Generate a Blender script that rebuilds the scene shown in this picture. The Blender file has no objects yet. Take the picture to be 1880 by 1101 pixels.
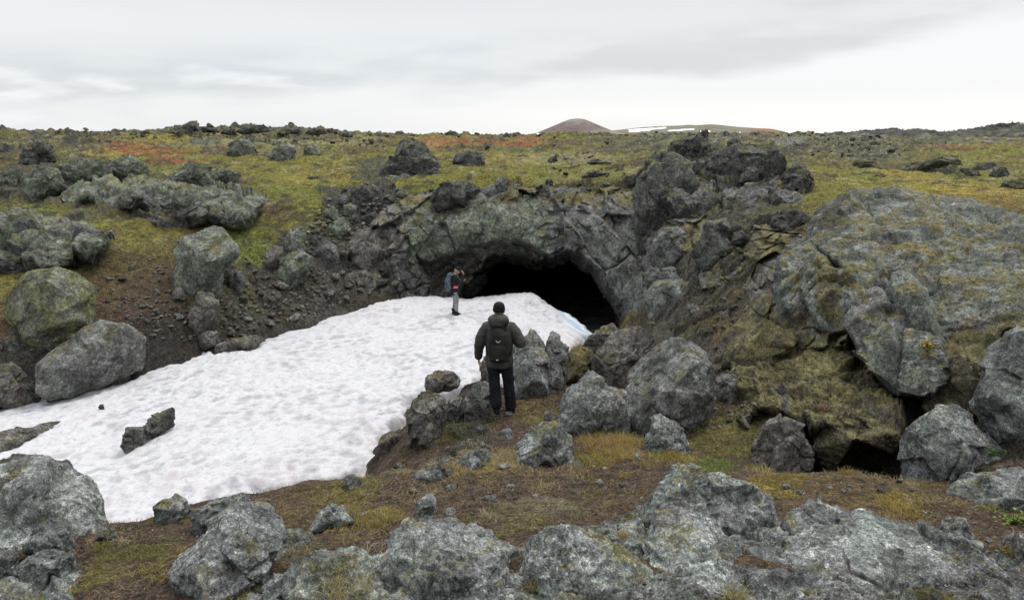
import bpy, bmesh, math, random
import numpy as np
from mathutils import Vector, Matrix
random.seed(7)
RS = np.random.RandomState(11)
SC = bpy.context.scene
COL = SC.collection
PI = math.pi

# ------------------------------------------------------------------ camera
F = 1225.0; CX, CY = 940.0, 550.5
TH = math.radians(14.0); CT, ST = math.cos(TH), math.sin(TH)
cam = bpy.data.cameras.new("camera"); co = bpy.data.objects.new("camera", cam); COL.objects.link(co)
cam.sensor_fit = 'HORIZONTAL'; cam.sensor_width = 36.0; cam.lens = F/1880*36
cam.clip_start = 0.05; cam.clip_end = 20000
co.location = (0, 0, 0); co.rotation_euler = (PI/2-TH, 0, 0)
SC.camera = co

def ray(px, py):
    """world direction with y = 1 for a photo position (the camera stands at the origin)"""
    u = (px-CX)/F; v = (CY-py)/F
    y = CT+v*ST
    return np.array([u/y, 1.0, (-ST+v*CT)/y])
def P(px, py, D): return ray(px, py)*D
def Z(px, D, z):
    k = z/D
    v = (k*CT+ST)/(CT-k*ST)
    return np.array([(px-CX)/F/(CT+v*ST)*D, D, z])

# ------------------------------------------------------------------ noise
def _h(ix, iy, iz, s):
    h = (ix.astype(np.int64)*374761393+iy.astype(np.int64)*668265263+iz.astype(np.int64)*2147483647+s*974634777) & 0xFFFFFFFF
    h = ((h ^ (h >> 13))*1274126177) & 0xFFFFFFFF
    h = ((h ^ (h >> 15))*2246822519) & 0xFFFFFFFF
    return h ^ (h >> 16)
def vnoise(p, s=0):
    i = np.floor(p); f = p-i; i = i.astype(np.int64)
    f = f*f*f*(f*(f*6-15)+10)
    x, y, z = i[:, 0], i[:, 1], i[:, 2]
    def c(a, b, d): return _h(x+a, y+b, z+d, s).astype(np.float64)/2147483647.5-1
    fx, fy, fz = f[:, 0], f[:, 1], f[:, 2]
    a = c(0,0,0)*(1-fx)+c(1,0,0)*fx; b = c(0,1,0)*(1-fx)+c(1,1,0)*fx
    d = c(0,0,1)*(1-fx)+c(1,0,1)*fx; e = c(0,1,1)*(1-fx)+c(1,1,1)*fx
    return (a*(1-fy)+b*fy)*(1-fz)+(d*(1-fy)+e*fy)*fz
ROT = np.array([[0.36,0.48,-0.8],[-0.8,0.60,0.0],[0.48,0.64,0.6]])
def fbm(p, o=4, s=0, g=0.5, l=2.03):
    t = np.zeros(len(p)); a = 1.0; n = 0.0
    for k in range(o):
        t += a*vnoise(p, s+k); n += a; a *= g; p = (p@ROT.T)*l
    return t/n
def ridged(p, o=4, s=0):
    t = np.zeros(len(p)); a = 1.0; n = 0.0
    for k in range(o):
        t += a*(1-2*np.abs(vnoise(p, s+k))); n += a; a *= 0.5; p = (p@ROT.T)*2.07
    return t/n
def voro(p, s=0, jit=0.9, tilt=False):
    """F1, F2 and a 0..1 random value of the nearest cell; tilt also returns the height of a randomly tipped face in that cell"""
    i = np.floor(p).astype(np.int64); f1 = np.full(len(p), 9.0); f2 = f1.copy(); rid = np.zeros(len(p)); off = np.zeros((len(p), 3))
    for a in (-1,0,1):
        for b in (-1,0,1):
            for c in (-1,0,1):
                x, y, z = i[:,0]+a, i[:,1]+b, i[:,2]+c
                h1 = _h(x,y,z,s+1)
                q = np.stack([x+.5+jit*((h1&1023)/1023.-.5), y+.5+jit*(((h1>>10)&1023)/1023.-.5), z+.5+jit*(((h1>>20)&1023)/1023.-.5)], 1)
                d = np.sqrt(((q-p)**2).sum(1))
                m = d < f1
                f2 = np.where(m, f1, np.minimum(f2, d)); rid = np.where(m, ((h1*7)&4095)/4095., rid); f1 = np.where(m, d, f1)
                if tilt: off[m] = (p-q)[m]
    if tilt:
        g = np.stack([np.cos(rid*61.), np.sin(rid*97.), np.cos(rid*143.+1)], 1); return f1, f2, rid, (off*g).sum(1)
    return f1, f2, rid
def voro2(p, s=0):
    i = np.floor(p).astype(np.int64); f1 = np.full(len(p), 9.0); f2 = f1.copy(); z = np.zeros(len(p), np.int64); rid = np.zeros(len(p))
    for a in (-1,0,1):
        for b in (-1,0,1):
            x, y = i[:,0]+a, i[:,1]+b
            h1 = _h(x,y,z,s)
            d = np.hypot(x+.5+.9*((h1&1023)/1023.-.5)-p[:,0], y+.5+.9*(((h1>>10)&1023)/1023.-.5)-p[:,1])
            rid = np.where(d<f1, ((h1*7)&4095)/4095., rid)
            f2 = np.where(d<f1, f1, np.minimum(f2,d)); f1 = np.minimum(f1,d)
    return f1, f2, rid
def sstep(a, b, x):
    t = np.clip((x-a)/(b-a), 0, 1); return t*t*(3-2*t)

# ------------------------------------------------------------------ object helpers
def np_mesh(name, v, f):
    me = bpy.data.meshes.new(name); v = np.asarray(v, np.float32); f = np.asarray(f, np.int32)
    n = f.shape[1]
    me.vertices.add(len(v)); me.vertices.foreach_set("co", v.ravel())
    me.loops.add(f.size); me.loops.foreach_set("vertex_index", f.ravel())
    me.polygons.add(len(f)); me.polygons.foreach_set("loop_start", np.arange(0, f.size, n, dtype=np.int32))
    try: me.polygons.foreach_set("loop_total", np.full(len(f), n, np.int32))
    except Exception: pass
    me.polygons.foreach_set("use_smooth", np.ones(len(f), bool))
    me.update(calc_edges=True); me.validate()
    return me
def set_col(me, c, name="col"):
    a = me.color_attributes.new(name, 'FLOAT_COLOR', 'POINT')
    c4 = np.ones((len(c), 4), np.float32); c4[:, :3] = c
    a.data.foreach_set("color", c4.ravel())
def link(name, me, mat=None, parent=None, loc=None):
    o = bpy.data.objects.new(name, me); COL.objects.link(o)
    if mat is not None and me is not None:
        me.materials.clear(); me.materials.append(mat)
    if parent is not None: o.parent = parent
    if loc is not None: o.location = loc
    return o
def tag(o, label=None, cat=None, group=None, kind=None):
    if label: o["label"] = label
    if cat: o["category"] = cat
    if group: o["group"] = group
    if kind: o["kind"] = kind
    return o

# ------------------------------------------------------------------ ground height from surveyed spots
CP = []
def gp(*a): CP.append(P(*a))
def gz(*a): CP.append(Z(*a))
for a in [(200,1050,4.5),(450,1090,3.9),(700,1090,3.6),(950,1090,3.5),(1200,1090,3.4),(1500,1090,3.4),(1850,1090,3.4),
          (250,960,6.2),(330,930,6.6),(30,950,5.6),(60,1060,4.4),(450,905,6.6),(560,880,7.2),(700,872,7.6),(690,846,9.8),(725,790,10.7),
          (760,860,7.8),(620,930,6.3),(500,1000,4.9),(750,950,5.6),(900,900,6.3),(950,850,7.2),(1080,880,6.8),(1100,820,8.0),(900,790,9.0),
          (920,757,9.75),(960,740,10.1),(830,765,9.6),(770,790,9.4),(1180,805,8.6),(1270,800,8.4),(1330,850,7.0),(1300,930,5.0),
          (1100,950,5.3),(1450,880,6.0),(1550,868,6.3),(1650,880,6.0),(1600,930,5.2),(1720,930,5.2),(1570,858,6.6),
          (1500,700,9.2),(1400,720,9.6),(1450,625,10.4),(1560,650,9.6),(1380,800,8.1),(1640,730,8.2),
          (1300,300,24),(1200,330,24.5),(1400,330,22),(1480,380,19),(1330,400,19),(1300,430,18.5),(1400,470,16),(1400,560,14),(1300,560,16),
          (1230,600,16.5),(1150,580,20),(1175,500,21.5),(1130,430,24),
          (900,340,26.6),(1000,350,26.2),(1100,355,25.8),(800,345,26.6),(700,372,25.6),
          (700,540,22.3),(620,575,20.8),(480,620,18.2),(380,650,16.6),(240,690,15),(60,735,13.8),(-150,760,13.2),
          (620,480,22.8),(600,400,24.5),(500,480,21.5),(500,540,20),(560,440,23.3),(420,540,18.8),(300,560,17),(250,620,15.7),(230,520,17.6),
          (260,450,20),(470,430,22.5),(100,470,18.5),(30,600,14.6),(30,680,13.9),(480,380,25),(560,330,29),(640,330,29),(300,400,22.5),(200,430,20.5),
          (60,420,20.5),(80,350,24),(300,330,26),(450,290,36),(650,280,38),(300,268,42),(100,265,40),(50,249,55),(200,250,56),(350,242,52),(480,240,55),(600,245,58),
          (700,250,60),(850,252,70),(950,251,80),(900,275,45),(1000,300,36),(1100,270,50),(1150,252,80),(1300,251,80),(1450,251,75),(1550,290,45),
          (1500,270,60),(1700,340,24),(1860,372,18),(1550,340,24.5),(1600,300,40),(1850,310,38),(1800,272,85),(1600,262,85),(1600,254,100),(1560,254,95),(1640,254,100),
          (1820,254,120),(1770,254,120),(1880,254,120),(1700,252,120),(1720,252,125),(760,300,34),(740,330,29),(1050,320,31)]: gp(*a)
for a in [(240,7.7,-5.5),(330,8.0,-5.6),(60,8,-5.6),(-150,8,-5.6),(150,7.2,-5.0),(500,8.6,-5.6),(620,9.2,-5.6),(420,8.2,-5.6),(850,11.2,-4.5),(850,12.3,-5.5),(780,11.3,-5.4),
          (900,11.2,-4.4),(900,12.6,-5.5),(1000,11.5,-4.5),(1000,13,-5.7),(1050,15,-6.2),(1110,18,-6.8),(1000,18,-5.8),(1230,11,-4.4),(1100,12,-4.8),(1200,13,-5.0),(1320,12,-4.5),
          (1570,7.25,-5.1),(1530,7.25,-4.9),(1610,7.3,-4.9),(1570,7.6,-5.0),(1570,8.2,-3.5),(1470,7.8,-3.95),(1420,7.3,-3.95),
          (1600,9.9,-3.3),(1700,8.2,-3.5),(1850,7.2,-3.1),(1750,10,-2.6),(1600,12.6,-1.95),(1870,10.5,-2.1),(1750,12.5,-2.0),(1500,11,-3.4),(1700,16,-1.75),(1500,15,-1.9),
          (1980,8,-2.4),(1980,12,-1.8),(1750,6.8,-3.4),(1850,6.2,-3.3),(1850,5.2,-3.2),
          (750,25.4,-2.9),(820,25.6,-2.6),(900,25.7,-2.6),(1000,25.6,-2.6),(1080,25.4,-2.8),(1130,24.9,-3.2),
          (750,24.4,-6.0),(820,24.7,-6.3),(900,24.8,-6.4),(1000,24.8,-7.0),(1080,24.5,-7.4),(1130,23.6,-7.4),(1090,21.5,-7.4),(1120,20.5,-7.2),(850,23,-6.0),(960,22,-6.0),
          (300,90,-1.2),(0,90,-1.5),(600,90,-1.4),(1000,130,-2.0),(1400,130,-2.0),(1650,150,-1.5),(1850,190,-2),(1000,220,-3),(1000,600,-4),(0,300,-4),(1880,400,-4),(1880,600,-4),(0,600,-4)]: gz(*a)
CP = [(math.atan2(p[0], p[1]), math.log(math.hypot(p[0], p[1])), p[2]) for p in CP]
for az, D, z in [(-1.0,4,-2.9),(-1.0,8,-5.2),(-1.0,13,-5.2),(-1.0,20,-3),(-1.0,45,-.8),(-1.0,300,-4),(1.0,4,-2.4),(1.0,8,-2.0),(1.0,15,-1.8),(1.0,60,-1.5),(1.0,300,-4),
                 (-2,3,-1.9),(2,3,-1.9),(-2,30,-1.6),(2,30,-1.6),(3.1,3,-1.8),(-3.1,3,-1.8),(3.1,40,-1.8),(-3.1,40,-1.8),(0,.9,-1.95),(.7,1.6,-2.05),(-.7,1.6,-2.1),(0,2.2,-2.35),(-2,300,-4),(2,300,-4),(3.1,300,-4),(-3.1,300,-4)]:
    CP.append((az, math.log(D), z))
CP = np.array(CP)
_d = np.sqrt(((CP[:,None,:2]-CP[None,:,:2])**2).sum(2))
_n = len(CP)
_A = np.zeros((_n+3,_n+3)); _A[:_n,:_n] = -_d+np.eye(_n)*0.002; _A[:_n,_n] = 1; _A[:_n,_n+1:] = CP[:,:2]; _A[_n:,:_n] = _A[:_n,_n:].T
_W = np.linalg.solve(_A, np.concatenate([CP[:,2], np.zeros(3)]))
def gbase(x, y):
    a = np.arctan2(x, y); b = np.log(np.maximum(np.hypot(x, y), .5))
    out = np.empty(len(a))
    for k in range(0, len(a), 40000):
        s = slice(k, k+40000)
        d = np.sqrt((a[s,None]-CP[None,:,0])**2+(b[s,None]-CP[None,:,1])**2)
        out[s] = -d@_W[:_n]+_W[_n]+a[s]*_W[_n+1]+b[s]*_W[_n+2]
    return out
_T = np.exp(np.linspace(math.log(2.2), math.log(250), 1400))
def hit(px, py):
    """horizontal distance at which the sight line through a photo position meets the ground"""
    r = ray(px, py); g = gbase(r[0]*_T, _T); d = r[2]*_T-g
    k = np.where(d < 0)[0]
    if len(k) == 0: return 120.0
    k = max(k[0], 1); t = d[k-1]/(d[k-1]-d[k]); return _T[k-1]+t*(_T[k]-_T[k-1])

# snow outline (world x,y) and surface
SNOWC = np.array([P(*a) for a in [(0,738,13.8),(240,692,15),(380,652,16.6),(480,621,18.2),(620,576,20.8),(700,546,22.3),(770,541,23.0),(835,578,20.8),(860,546,23.3),(970,533,23.5),
        (690,850,9.8),(740,720,13.4),(880,690,13.9),(900,620,17),(600,700,14.2),(300,800,11.3),(0,840,10.4),(235,965,8.2),(470,870,9.6),(600,865,9.6),
        (1010,548,22.9),(1020,600,18.8),(1050,585,21.3),(1095,611,20.3),(1045,560,22.3),(1060,640,17.5),(-150,760,13.2)]])
_ds = np.sqrt(((SNOWC[:,None,:2]-SNOWC[None,:,:2])**2).sum(2)); _ns = len(SNOWC)
_B = np.zeros((_ns+3,_ns+3)); _B[:_ns,:_ns] = -_ds+np.eye(_ns)*0.3; _B[:_ns,_ns] = 1; _B[:_ns,_ns+1:] = SNOWC[:,:2]; _B[_ns:,:_ns] = _B[:_ns,_ns:].T
_V = np.linalg.solve(_B, np.concatenate([SNOWC[:,2], np.zeros(3)]))
def snowz(x, y):
    d = np.sqrt((x[:,None]-SNOWC[None,:,0])**2+(y[:,None]-SNOWC[None,:,1])**2)
    return -d@_V[:_ns]+_V[_ns]+x*_V[_ns+1]+y*_V[_ns+2]
def snow_hit(px, py):
    r = ray(px, py); t = np.linspace(6, 30, 600); d = r[2]*t-snowz(r[0]*t, t); k = np.where(d<0)[0]
    return t[k[0]] if len(k) else 24.0
SNOWPX = [(-420,800),(-160,765),(0,737),(90,717),(165,705),(225,698),(262,680),(320,657),(345,660),(358,645),(392,636),(400,648),(445,640),(482,618),(520,602),(560,598),(600,575,20.9),(632,575,21),(660,560,21.6),(690,546,22.3),
          (735,539,23.1),(790,541,23.4),(845,548,23.5),(900,543,23.6),(940,533,23.8),(985,531,23.7),(1000,541,23.1),(1012,553,22.6),(1060,575,21.6),(1098,611,20.3),(1068,632,18.5),(1040,652,16.5),(990,672,14.8),(945,690,13.9),(890,684),(862,700),(800,712),(755,725),(742,760),
          (712,797),(700,812),(708,838),(685,846),(676,868),(640,868),(600,880),(540,885),(470,905),(380,930),(300,965),(240,975),(200,985),(60,1000),(-160,960),(-420,940)]
SNOWPOLY = np.array([P(a[0], a[1], a[2] if len(a) > 2 else snow_hit(a[0], a[1]))[:2] for a in SNOWPX])
def polydist(x, y, poly):
    """signed distance, positive inside"""
    n = len(poly); d = np.full(len(x), 1e9); ins = np.zeros(len(x), bool)
    for i in range(n):
        ax, ay = poly[i]; bx, by = poly[(i+1)%n]
        ex, ey = bx-ax, by-ay; t = np.clip(((x-ax)*ex+(y-ay)*ey)/(ex*ex+ey*ey+1e-12), 0, 1)
        d = np.minimum(d, np.hypot(x-ax-t*ex, y-ay-t*ey))
        c = ((ay > y) != (by > y)); ins ^= c & (x < (bx-ax)*(y-ay)/((by-ay) if by != ay else 1e-9)+ax)
    return np.where(ins, d, -d)
# ------------------------------------------------------------------ materials
class NT:
    def __init__(s, name):
        s.m = bpy.data.materials.new(name); s.m.use_nodes = True; s.t = s.m.node_tree; s.n = s.t.nodes; s.n.clear()
        s.out = s.n.new('ShaderNodeOutputMaterial'); s.b = s.n.new('ShaderNodeBsdfPrincipled'); s.t.links.new(s.b.outputs[0], s.out.inputs[0])
        s.b.inputs['Roughness'].default_value = .92; s.b.inputs['Specular IOR Level'].default_value = .18
        g = s.n.new('ShaderNodeNewGeometry'); s.pos = g.outputs['Position']; s.nor = g.outputs['Normal']
    def l(s, a, b): s.t.links.new(a, b)
    def inp(s, sock, v):
        if hasattr(v, 'links') or hasattr(v, 'is_linked'): s.l(v, sock)
        else: sock.default_value = v
    def noise(s, scale, detail=4, rough=.55, dist=0, vec=None):
        n = s.n.new('ShaderNodeTexNoise'); n.inputs['Scale'].default_value = scale; n.inputs['Detail'].default_value = detail
        n.inputs['Roughness'].default_value = rough; n.inputs['Distortion'].default_value = dist; s.l(vec or s.pos, n.inputs['Vector']); return n.outputs[0]
    def vor(s, scale, feat='F1', vec=None, rnd=1.0, out='Distance'):
        n = s.n.new('ShaderNodeTexVoronoi'); n.feature = feat; n.inputs['Scale'].default_value = scale; n.inputs['Randomness'].default_value = rnd
        s.l(vec or s.pos, n.inputs['Vector']); return n.outputs[out]
    def ramp(s, v, a, b, lo=0., hi=1.):
        n = s.n.new('ShaderNodeMapRange'); n.clamp = True; n.interpolation_type = 'SMOOTHSTEP'
        for k, q in zip(('From Min','From Max','To Min','To Max'), (a, b, lo, hi)): n.inputs[k].default_value = q
        s.inp(n.inputs['Value'], v); return n.outputs[0]
    def math(s, op, a, b=0.):
        n = s.n.new('ShaderNodeMath'); n.operation = op; s.inp(n.inputs[0], a); s.inp(n.inputs[1], b); return n.outputs[0]
    def mix(s, f, a, b, mode='MIX'):
        n = s.n.new('ShaderNodeMix'); n.data_type = 'RGBA'; n.blend_type = mode
        s.inp(n.inputs['Factor'], f)
        for q, v in ((n.inputs[6], a), (n.inputs[7], b)):
            if isinstance(v, tuple): q.default_value = (*v, 1)
            else: s.l(v, q)
        return n.outputs[2]
    def bump(s, h, strength, dist, prev=None):
        n = s.n.new('ShaderNodeBump'); n.inputs['Strength'].default_value = strength; n.inputs['Distance'].default_value = dist
        s.l(h, n.inputs['Height'])
        if prev is not None: s.l(prev, n.inputs['Normal'])
        return n.outputs[0]
    def sepz(s, v):
        n = s.n.new('ShaderNodeSeparateXYZ'); s.l(v, n.inputs[0]); return n.outputs[2]
    def attr(s, name):
        n = s.n.new('ShaderNodeAttribute'); n.attribute_name = name; return n.outputs['Color']
    def fin(s, col, nor=None, rough=None):
        if isinstance(col, tuple): s.b.inputs['Base Color'].default_value = (*col, 1)
        else: s.l(col, s.b.inputs['Base Color'])
        if nor is not None: s.l(nor, s.b.inputs['Normal'])
        if rough is not None: s.inp(s.b.inputs['Roughness'], rough)
        return s.m

def rock_mat(name, dark, light, green=0., gcol=(.062,.085,.05), lichen=.3, lcol=(.30,.32,.29), moss=.3, mcol=(.11,.10,.025), white=.3, fine=1.0, pits=1.0, brown=0.3, bstr=1.0):
    s = NT(name)
    big = s.noise(.9, 4, .6, .4); mid = s.noise(5.5*fine, 6, .68, .3); sm = s.noise(38*fine, 4, .7); gr = s.noise(110*fine, 3, .7)
    t = s.math('ADD', s.math('MULTIPLY', mid, .55), s.math('MULTIPLY', sm, .45))
    c = s.mix(s.ramp(t, .38, .64), dark, light)
    if brown: c = s.mix(s.ramp(s.noise(1.7, 5, .7, .6), .53, .72, 0, brown), c, (.105,.072,.055))
    if green: c = s.mix(s.math('MULTIPLY', s.ramp(s.noise(1.5, 6, .72, .5), .40, .60), green), c, gcol)
    # pale crusts of lichen
    if lichen:
        lz = s.math('MULTIPLY', s.ramp(s.noise(2.6*fine, 5, .7), .47, .66), s.ramp(s.noise(24*fine, 5, .75), .46, .62))
        c = s.mix(s.math('MULTIPLY', lz, lichen), c, lcol)
    if white:
        w = s.ramp(s.vor(34*fine), .16, .30, 1, 0); w = s.math('MULTIPLY', w, s.ramp(s.noise(6*fine, 4, .7), .50, .62))
        c = s.mix(s.math('MULTIPLY', w, white), c, (.42,.43,.40))
    # black vesicles
    pv = s.vor(46*fine); pit = s.ramp(pv, .10, .27, 1, 0); pit = s.math('MULTIPLY', pit, s.ramp(s.noise(9*fine, 3, .6), .42, .60))
    c = s.mix(s.math('MULTIPLY', pit, .55*pits), c, (.014,.014,.014))
    c = s.mix(s.ramp(gr, .30, .72, .0, .55), s.mix(1.0, c, (.55,.55,.55), 'MULTIPLY'), c) if False else s.mix(s.ramp(gr, .34, .66), s.mix(1.0, c, (.52,.52,.53), 'MULTIPLY'), s.mix(1.0, c, (1.35,1.35,1.33), 'MULTIPLY'))
    if moss:
        up = s.ramp(s.sepz(s.nor), .42, .9); mm = s.math('MULTIPLY', up, s.ramp(s.noise(2.1, 6, .7, .3), .5-.16*moss, .66-.12*moss))
        mm = s.math('MULTIPLY', mm, s.ramp(s.noise(30, 4, .7), .3, .5))
        mc = s.mix(s.noise(7, 4, .7), mcol, (.20,.17,.06)); mc = s.mix(s.ramp(s.noise(55, 3), .3, .7), s.mix(1.0, mc, (.45,.45,.45), 'MULTIPLY'), mc)
        c = s.mix(s.math('MINIMUM', mm, .92), c, mc)
    ct = s.noise(13*fine, 5, .72); c = s.mix(s.ramp(ct, .36, .64), s.mix(1.0, c, (.68,.68,.68), 'MULTIPLY'), s.mix(1.0, c, (1.30,1.30,1.29), 'MULTIPLY'))
    wv = s.n.new('ShaderNodeVectorMath'); wv.operation = 'MULTIPLY_ADD'; nn_ = s.n.new('ShaderNodeTexNoise'); nn_.inputs['Scale'].default_value = 30*fine; s.l(s.pos, nn_.inputs['Vector']); s.l(nn_.outputs['Color'], wv.inputs[0]); wv.inputs[1].default_value = (.03/fine,)*3; s.l(s.pos, wv.inputs[2])
    g1 = s.vor(75*fine, vec=wv.outputs[0], out='Color'); g2 = s.vor(27*fine, vec=wv.outputs[0], out='Color'); gn = s.math('ADD', s.math('MULTIPLY', g1, .55), s.math('MULTIPLY', g2, .45))
    c = s.mix(s.ramp(gn, .22, .80), s.mix(1.0, c, (.62,.62,.62), 'MULTIPLY'), s.mix(1.0, c, (1.40,1.40,1.38), 'MULTIPLY'))
    lo = s.noise(2.3*fine, 3, .6, .3); c = s.mix(s.ramp(lo, .38, .58), s.mix(1.0, c, (.58,.58,.58), 'MULTIPLY'), s.mix(1.0, c, (1.12,1.12,1.12), 'MULTIPLY'))
    bstr *= .62; n = s.bump(mid, .65*bstr, .12/fine); n = s.bump(ct, .6*bstr, .05/fine, n); n = s.bump(gn, .5*bstr, .012/fine, n); n = s.bump(sm, .9*bstr, .03/fine, n); n = s.bump(s.math('SUBTRACT', gr, s.math('MULTIPLY', pit, .9)), .8*bstr, .012/fine, n)
    return s.fin(c, n)

MAT = {}
MAT['grey']  = rock_mat('grey_basalt', (0.077,0.080,0.084), (0.275,0.278,0.277), green=.35, gcol=(.155,.195,.165), lichen=.8, lcol=(.46,.48,.45), moss=.10, white=.85, brown=.25, pits=1.2)
MAT['lichen'] = rock_mat('lichen_crusted_basalt', (0.080,0.081,0.083), (0.299,0.303,0.299), green=.4, gcol=(.21,.27,.23), lichen=.9, lcol=(.58,.60,.57), moss=.06, white=.9, brown=.25, pits=1.3, bstr=.8)
MAT['mid']   = rock_mat('mid_grey_basalt', (0.076,0.077,0.078), (0.254,0.255,0.248), green=.3, gcol=(.115,.130,.100), lichen=.55, moss=.15, white=.5, brown=.35)
MAT['dark']  = rock_mat('dark_lava', (0.040,0.041,0.041), (0.144,0.145,0.140), green=.3, gcol=(.075,.085,.06), lichen=.4, lcol=(.22,.23,.20), moss=.35, white=.25, brown=.3, fine=.6)
MAT['green'] = rock_mat('algae_tinted_basalt', (0.081,0.089,0.082), (0.278,0.294,0.255), green=.6, gcol=(.135,.165,.105), lichen=.45, lcol=(.20,.235,.17), moss=.2, white=.2, brown=.3, fine=.6)
MAT['moss']  = rock_mat('moss_dusted_basalt', (0.097,0.101,0.092), (0.235,0.244,0.193), green=.65, gcol=(.20,.205,.07), lichen=.6, lcol=(.22,.25,.11), moss=.15, white=.3, brown=.3, fine=.8)
MAT['brown'] = rock_mat('brown_grey_basalt', (0.076,0.068,0.063), (0.228,0.212,0.195), green=.15, lichen=.35, moss=.1, white=.4, brown=.8, fine=.8)
MAT['blue']  = rock_mat('blue_grey_lava', (.066,.070,.066), (.262,.272,.256), green=.5, gcol=(.150,.180,.150), lichen=.7, lcol=(.36,.39,.37), moss=.25, white=.6, brown=.5, fine=.9)
MAT['dome']  = rock_mat('lichened_dome_lava', (.064,.068,.062), (.275,.284,.262), green=.55, gcol=(.140,.168,.135), lichen=.7, lcol=(.34,.36,.33), moss=.45, mcol=(.16,.135,.07), white=.6, brown=.7, fine=.9)
MAT['mossy'] = rock_mat('moss_covered_rock', (.062,.057,.046), (.175,.160,.125), green=.6, gcol=(.14,.13,.045), lichen=.5, lcol=(.32,.31,.20), moss=1.2, mcol=(.200,.180,.100), white=.4, brown=.9)
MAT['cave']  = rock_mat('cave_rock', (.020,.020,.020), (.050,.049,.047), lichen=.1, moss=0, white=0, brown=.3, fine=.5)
MAT['far']   = rock_mat('far_lava', (0.040,0.041,0.039), (0.152,0.152,0.132), green=.5, gcol=(.12,.12,.07), lichen=.5, lcol=(.27,.27,.20), moss=.5, white=0, brown=.3, fine=.35)

def ground_mat():
    s = NT('ground_cover_soil'); c = s.attr('col')
    a = s.noise(9, 6, .7); b = s.noise(60, 5, .75); d = s.noise(2.2, 5, .7, .5)
    c = s.mix(s.ramp(b, .34, .64), s.mix(1., c, (.32,.30,.29), 'MULTIPLY'), s.mix(1., c, (1.6,1.6,1.55), 'MULTIPLY'))
    c = s.mix(s.ramp(a, .35, .66), s.mix(1., c, (.42,.40,.38), 'MULTIPLY'), c)
    gg = s.vor(48, out='Color'); c = s.mix(s.ramp(gg, .2, .85), s.mix(1., c, (.62,.60,.58), 'MULTIPLY'), s.mix(1., c, (1.35,1.35,1.33), 'MULTIPLY'))
    peb = s.math('MULTIPLY', s.ramp(s.vor(30), .14, .26, 1, 0), s.ramp(s.noise(3.1, 4, .7), .52, .62))
    c = s.mix(s.math('MULTIPLY', peb, .55), c, (.19,.18,.16))
    n = s.bump(a, .6, .10); n = s.bump(b, .8, .03, n); n = s.bump(s.vor(24), .4, .02, n)
    return s.fin(c, n)
def snow_mat():
    s = NT('old_snow'); c = s.attr('col')
    a = s.noise(3.2, 6, .7, .4); b = s.noise(22, 5, .7)
    c = s.mix(s.ramp(a, .48, .72, 0, .55), c, s.mix(1., c, (.80,.80,.83), 'MULTIPLY'))
    c = s.mix(s.ramp(b, .48, .70, 0, .8), c, s.mix(1., c, (.70,.70,.72), 'MULTIPLY'))
    c = s.mix(s.ramp(s.noise(7.5, 5, .7), .50, .68, 0, .8), c, s.mix(1., c, (.68,.68,.70), 'MULTIPLY'))
    st = s.math('MULTIPLY', s.ramp(s.noise(.7, 5, .7, 1.), .52, .70), s.ramp(s.noise(6, 5, .7), .45, .65))
    c = s.mix(s.math('MULTIPLY', st, .75), c, (.46,.37,.36))
    gt = s.math('MULTIPLY', s.ramp(s.vor(9), .05, .13, 1, 0), s.ramp(s.noise(1.1, 4, .7), .50, .62)); c = s.mix(s.math('MULTIPLY', gt, .6), c, (.16,.14,.13))
    n = s.bump(b, .35, .03); n = s.bump(s.noise(90, 3), .3, .008, n)
    m = s.fin(c, n, .6)
    s.b.inputs['Subsurface Weight'].default_value = 0.0
    return m
M_GROUND, M_SNOW = ground_mat(), snow_mat()
def blade_mat():
    s = NT('plant_blades'); c = s.attr('col'); s.l(c, s.b.inputs['Base Color'])
    tr = s.n.new('ShaderNodeBsdfTranslucent'); s.l(c, tr.inputs[0]); mx = s.n.new('ShaderNodeMixShader'); mx.inputs[0].default_value = .25
    s.l(s.b.outputs[0], mx.inputs[1]); s.l(tr.outputs[0], mx.inputs[2]); s.l(mx.outputs[0], s.out.inputs[0]); return s.m
M_BLADE = blade_mat()

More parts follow.
